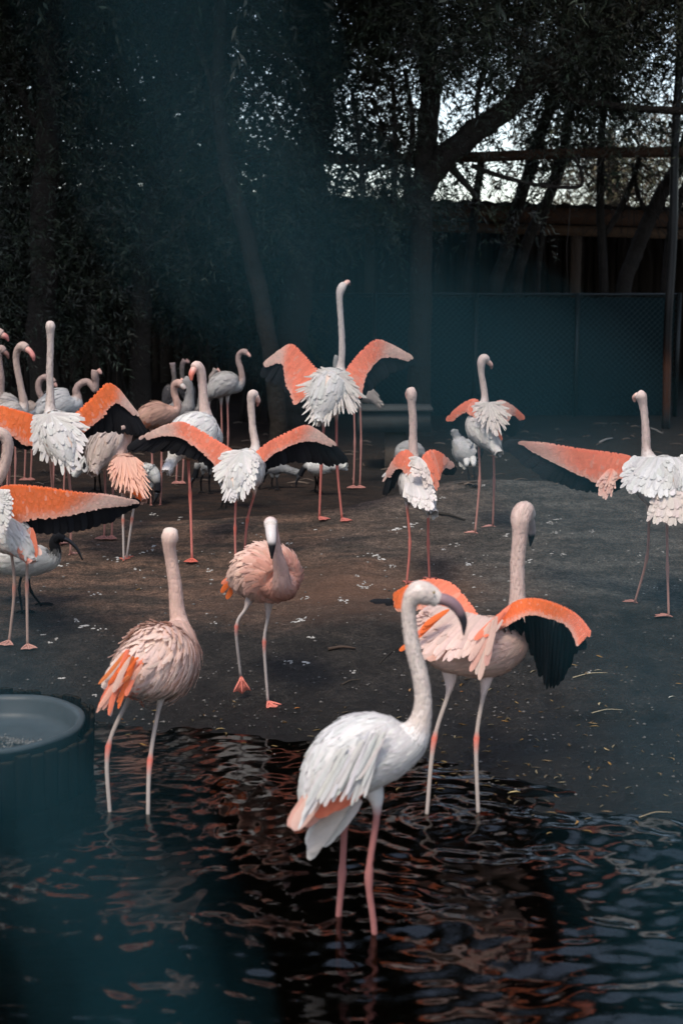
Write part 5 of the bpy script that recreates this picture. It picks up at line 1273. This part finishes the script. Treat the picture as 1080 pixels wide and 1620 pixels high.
# --- sacred ibises
def ibis(label, Y, trunk, neck, bill, legs, nfe=160, **kw):
    k = dict(neckcol=BLACK, headcol=BLACK, back=IBW, belly=(.55, .53, .50), billcol=(BLACK, BLACK, BLACK), legcol=(.012, .012, .013), legr=.0085, claws=True, thigh=IBW, nfe=nfe, fL=20, fW=8, gravity=.1, footL=.075)
    k.update(kw)
    return bird('ibis', label, 'ibis', IG, Y, trunk, neck, bill=bill, legs=legs, **k)

Y = G(60, 962)[1]
i1 = ibis('white ibis with black head and down curved bill, walking right under the long orange wing', Y,
     [(-25, 892, 0, 6), (0, 888, 0, 18), (30, 886, 0, 25), (60, 886, 0, 23), (82, 884, 0, 15)],
     [(88, 872, 0, 9), (86, 858, 0, 7.5), (93, 850, 0, 8), (102, 853, 0, 6)],
     [(98, 851, 0, 5.5), (110, 856, 0, 3.8), (122, 868, 0, 3), (131, 886, 0, 1.4)],
     [leg((34, 900), (34, 912), (31, 932), (36, 970), Y), leg((46, 900), (46, 915), (50, 936), (66, 958), Y)], nfe=320, yaw=.1)
plume(i1, Y, [((15, 872, -.02), (-10, 880 + 7 * i, -.04), BLACK, 9) for i in range(4)], name='tail_plume')
Y = 11.4
ibis('ibis body with white back and black legs just right of the orange preening flamingo', Y,
     [(226, 748, 0, 4), (230, 745, 0, 12), (236, 750, 0, 17), (243, 752, -.02, 12)],
     [(248, 762, -.05, 6), (250, 772, -.08, 5), (249, 778, -.1, 5)], [(249, 780, -.1, 4), (247, 788, -.11, 2.6), (243, 796, -.11, 1)],
     [leg((233, 760), (233, 772), (234, 785), (234, 800), Y), leg((240, 760), (240, 772), (241, 785), (243, 803), Y)])
Y = 11.9
ibis('small ibis between the black wing tip and the tall flamingo legs, beak at the ground', Y,
     [(528, 738, 0, 4), (518, 738, 0, 9), (504, 738, 0, 12), (492, 738, 0, 10)],
     [(484, 738, 0, 5), (478, 745, 0, 4.4), (474, 752, 0, 5)], [(473, 754, 0, 3.6), (469, 762, 0, 2.4), (468, 772, 0, 1)],
     [leg((498, 746), (498, 752), (500, 764), (498, 777), Y), leg((506, 746), (505, 752), (503, 764), (506, 779), Y)])
Y = 11.7
i4 = ibis('ibis preening its white breast with ruffled feathers beside the arched-wing flamingo', Y,
     [(722, 692, 0, 3), (726, 702, 0, 11), (735, 714, 0, 19), (745, 716, 0, 17), (752, 708, 0, 10)],
     [(757, 706, -.03, 6), (759, 714, -.06, 5), (756, 722, -.09, 5.5)], [(755, 724, -.1, 4), (749, 730, -.11, 2.8), (741, 731, -.12, 1.2)],
     [leg((738, 728), (738, 738), (741, 752), (742, 768), Y), leg((748, 726), (749, 738), (750, 752), (752, 770), Y)], nfe=260, back=(.58, .57, .56), ruffle=.3)
plume(i4, Y, [((735, 725, -.05), (735, 742, -.06), WHITE, 8), ((730, 718, -.05), (728, 738, -.06), WHITE, 8), ((728, 700, 0), (720, 688, 0), WHITE, 6)])
Y = 12.2
ibis('ibis with rounded grey back bent low behind the half open wings right of centre', Y,
     [(668, 722, 0, 4), (660, 716, 0, 12), (648, 714, 0, 17), (636, 716, 0, 14)],
     [(628, 724, 0, 6), (622, 734, 0, 5), (620, 742, 0, 5)], [(619, 744, 0, 4), (614, 754, 0, 2.6), (615, 764, 0, 1)],
     [leg((644, 728), (644, 738), (645, 752), (643, 766), Y), leg((654, 728), (654, 738), (653, 752), (655, 768), Y)], back=(.40, .39, .38))
Y = 11.6
i6 = ibis('ibis showing black plumes and white flank left of the plump pale flamingo', Y,
     [(128, 742, 0, 4), (138, 734, 0, 11), (150, 728, 0, 15), (162, 724, 0, 12)],
     [(170, 716, 0, 5), (174, 708, 0, 4.4), (179, 708, 0, 5)], [(181, 710, 0, 3.6), (187, 716, 0, 2.4), (189, 724, 0, 1)],
     [leg((148, 738), (149, 748), (151, 760), (150, 776), Y), leg((156, 738), (157, 748), (158, 760), (160, 778), Y)])
plume(i6, Y, [((146, 720, -.06), (133, 738 + 4 * i, -.07), BLACK if i != 2 else WHITE, 9) for i in range(3)], name='tail_plume')
Y = 12.0
ibis('ibis seen only as white breast and black legs behind the one-legged flamingo', Y,
     [(345, 742, 0, 4), (336, 736, 0, 10), (326, 732, 0, 13), (318, 730, 0, 10)],
     [(312, 738, 0, 5), (310, 748, 0, 4.6), (308, 754, 0, 5)], [(307, 756, 0, 3.6), (303, 764, 0, 2.4), (304, 772, 0, 1)],
     [leg((322, 742), (321, 750), (318, 762), (319, 780), Y), leg((331, 742), (332, 750), (331, 762), (332, 782), Y)])
Y = G(350, 806)[1]
ibis('ibis hidden behind the centre flamingo, only its black legs and long toes showing', Y,
     [(395, 738, 0, 4), (383, 744, 0, 14), (366, 748, 0, 19), (352, 750, 0, 14)],
     [(345, 742, .03, 6), (342, 732, .05, 5), (338, 730, .05, 5)], [(336, 732, .05, 4), (331, 740, .05, 2.8), (331, 750, .05, 1)],
     [leg((352, 764), (352, 772), (354, 785), (349, 806), Y), leg((364, 764), (362, 772), (360, 785), (356, 808), Y)], footL=.1)
Y = 12.3
ibis('faint ibis foraging in the dark gap under the black wing right of the centre flamingo', Y,
     [(450, 742, 0, 4), (443, 740, 0, 9), (434, 740, 0, 11), (426, 742, 0, 8)],
     [(420, 748, 0, 4.6), (416, 756, 0, 4), (414, 762, 0, 4.6)], [(413, 764, 0, 3.2), (410, 770, 0, 2), (411, 776, 0, 1)],
     [leg((431, 748), (431, 755), (430, 764), (431, 774), Y), leg((438, 748), (438, 755), (438, 764), (439, 776), Y)], back=(.25, .25, .25), belly=(.2, .2, .2))  # white plumage darkened to grey, so the shade sits in its colour

# ------------------------------------------------------------------ coated wire fence right in front of the lens, thrown far out of focus
m_, t_, b_, o_ = new_mat('teal_coated_wire'); b_.inputs['Base Color'].default_value = (.007, .095, .125, 1); b_.inputs['Roughness'].default_value = .5
M['wire'] = m_
FD = .13
nf = thing('wire_fence', 'teal coated wire fence close in front of the camera, blurred into soft blue green bands', 'fence', (0, FD, CAM_H))
def wire(pts, radii, offs=(-62, 0, 62)):
    """three loosely twisted thin strands"""
    pts = np.asarray(pts, float); tg = norm(np.gradient(pts, axis=0)); nr = np.column_stack([-tg[:, 1], tg[:, 0]]); n = 40
    for q, off in enumerate(offs):
        mb = MB(); tw = np.cos(np.arange(len(pts)) * 1.3 + q * 2.1)[:, None] * 14
        C_ = catmull([P(x, y, FD) for x, y in pts + nr * (off + tw)], n); C_[:, 1] += .003 * np.sin(np.arange(n) * .9 + q * 2)
        loft(mb, C_, np.interp(np.linspace(0, 1, n), np.linspace(0, 1, len(radii)), radii), (.5, .5, .5), 8); mb.build('wire_strand', M['wire'], nf)
wire([(60, -900), (225, -300), (285, 60), (385, 330), (600, 520), (860, 690), (1010, 960), (1100, 1400), (1300, 2300)], [.00045, .00045, .0005, .00055, .00062, .00066, .00066, .0006, .0006])
wire([(-700, 200), (-300, 800), (-40, 1130), (110, 1330), (230, 1620), (420, 2300)], [.0007] * 6)
wire([(-1500, 900), (-900, 1700), (-500, 2300)], [.0006] * 3)
wire([(1150, -900), (1500, -100), (1900, 700), (2300, 1600)], [.0006] * 4)
for z_ in (-900, 2300):
    mb = MB(); loft(mb, [P(-1700, z_, FD), P(2500, z_, FD)], [.003, .003], (.5, .5, .5), 8); mb.build('line_wire', M['wire'], nf)
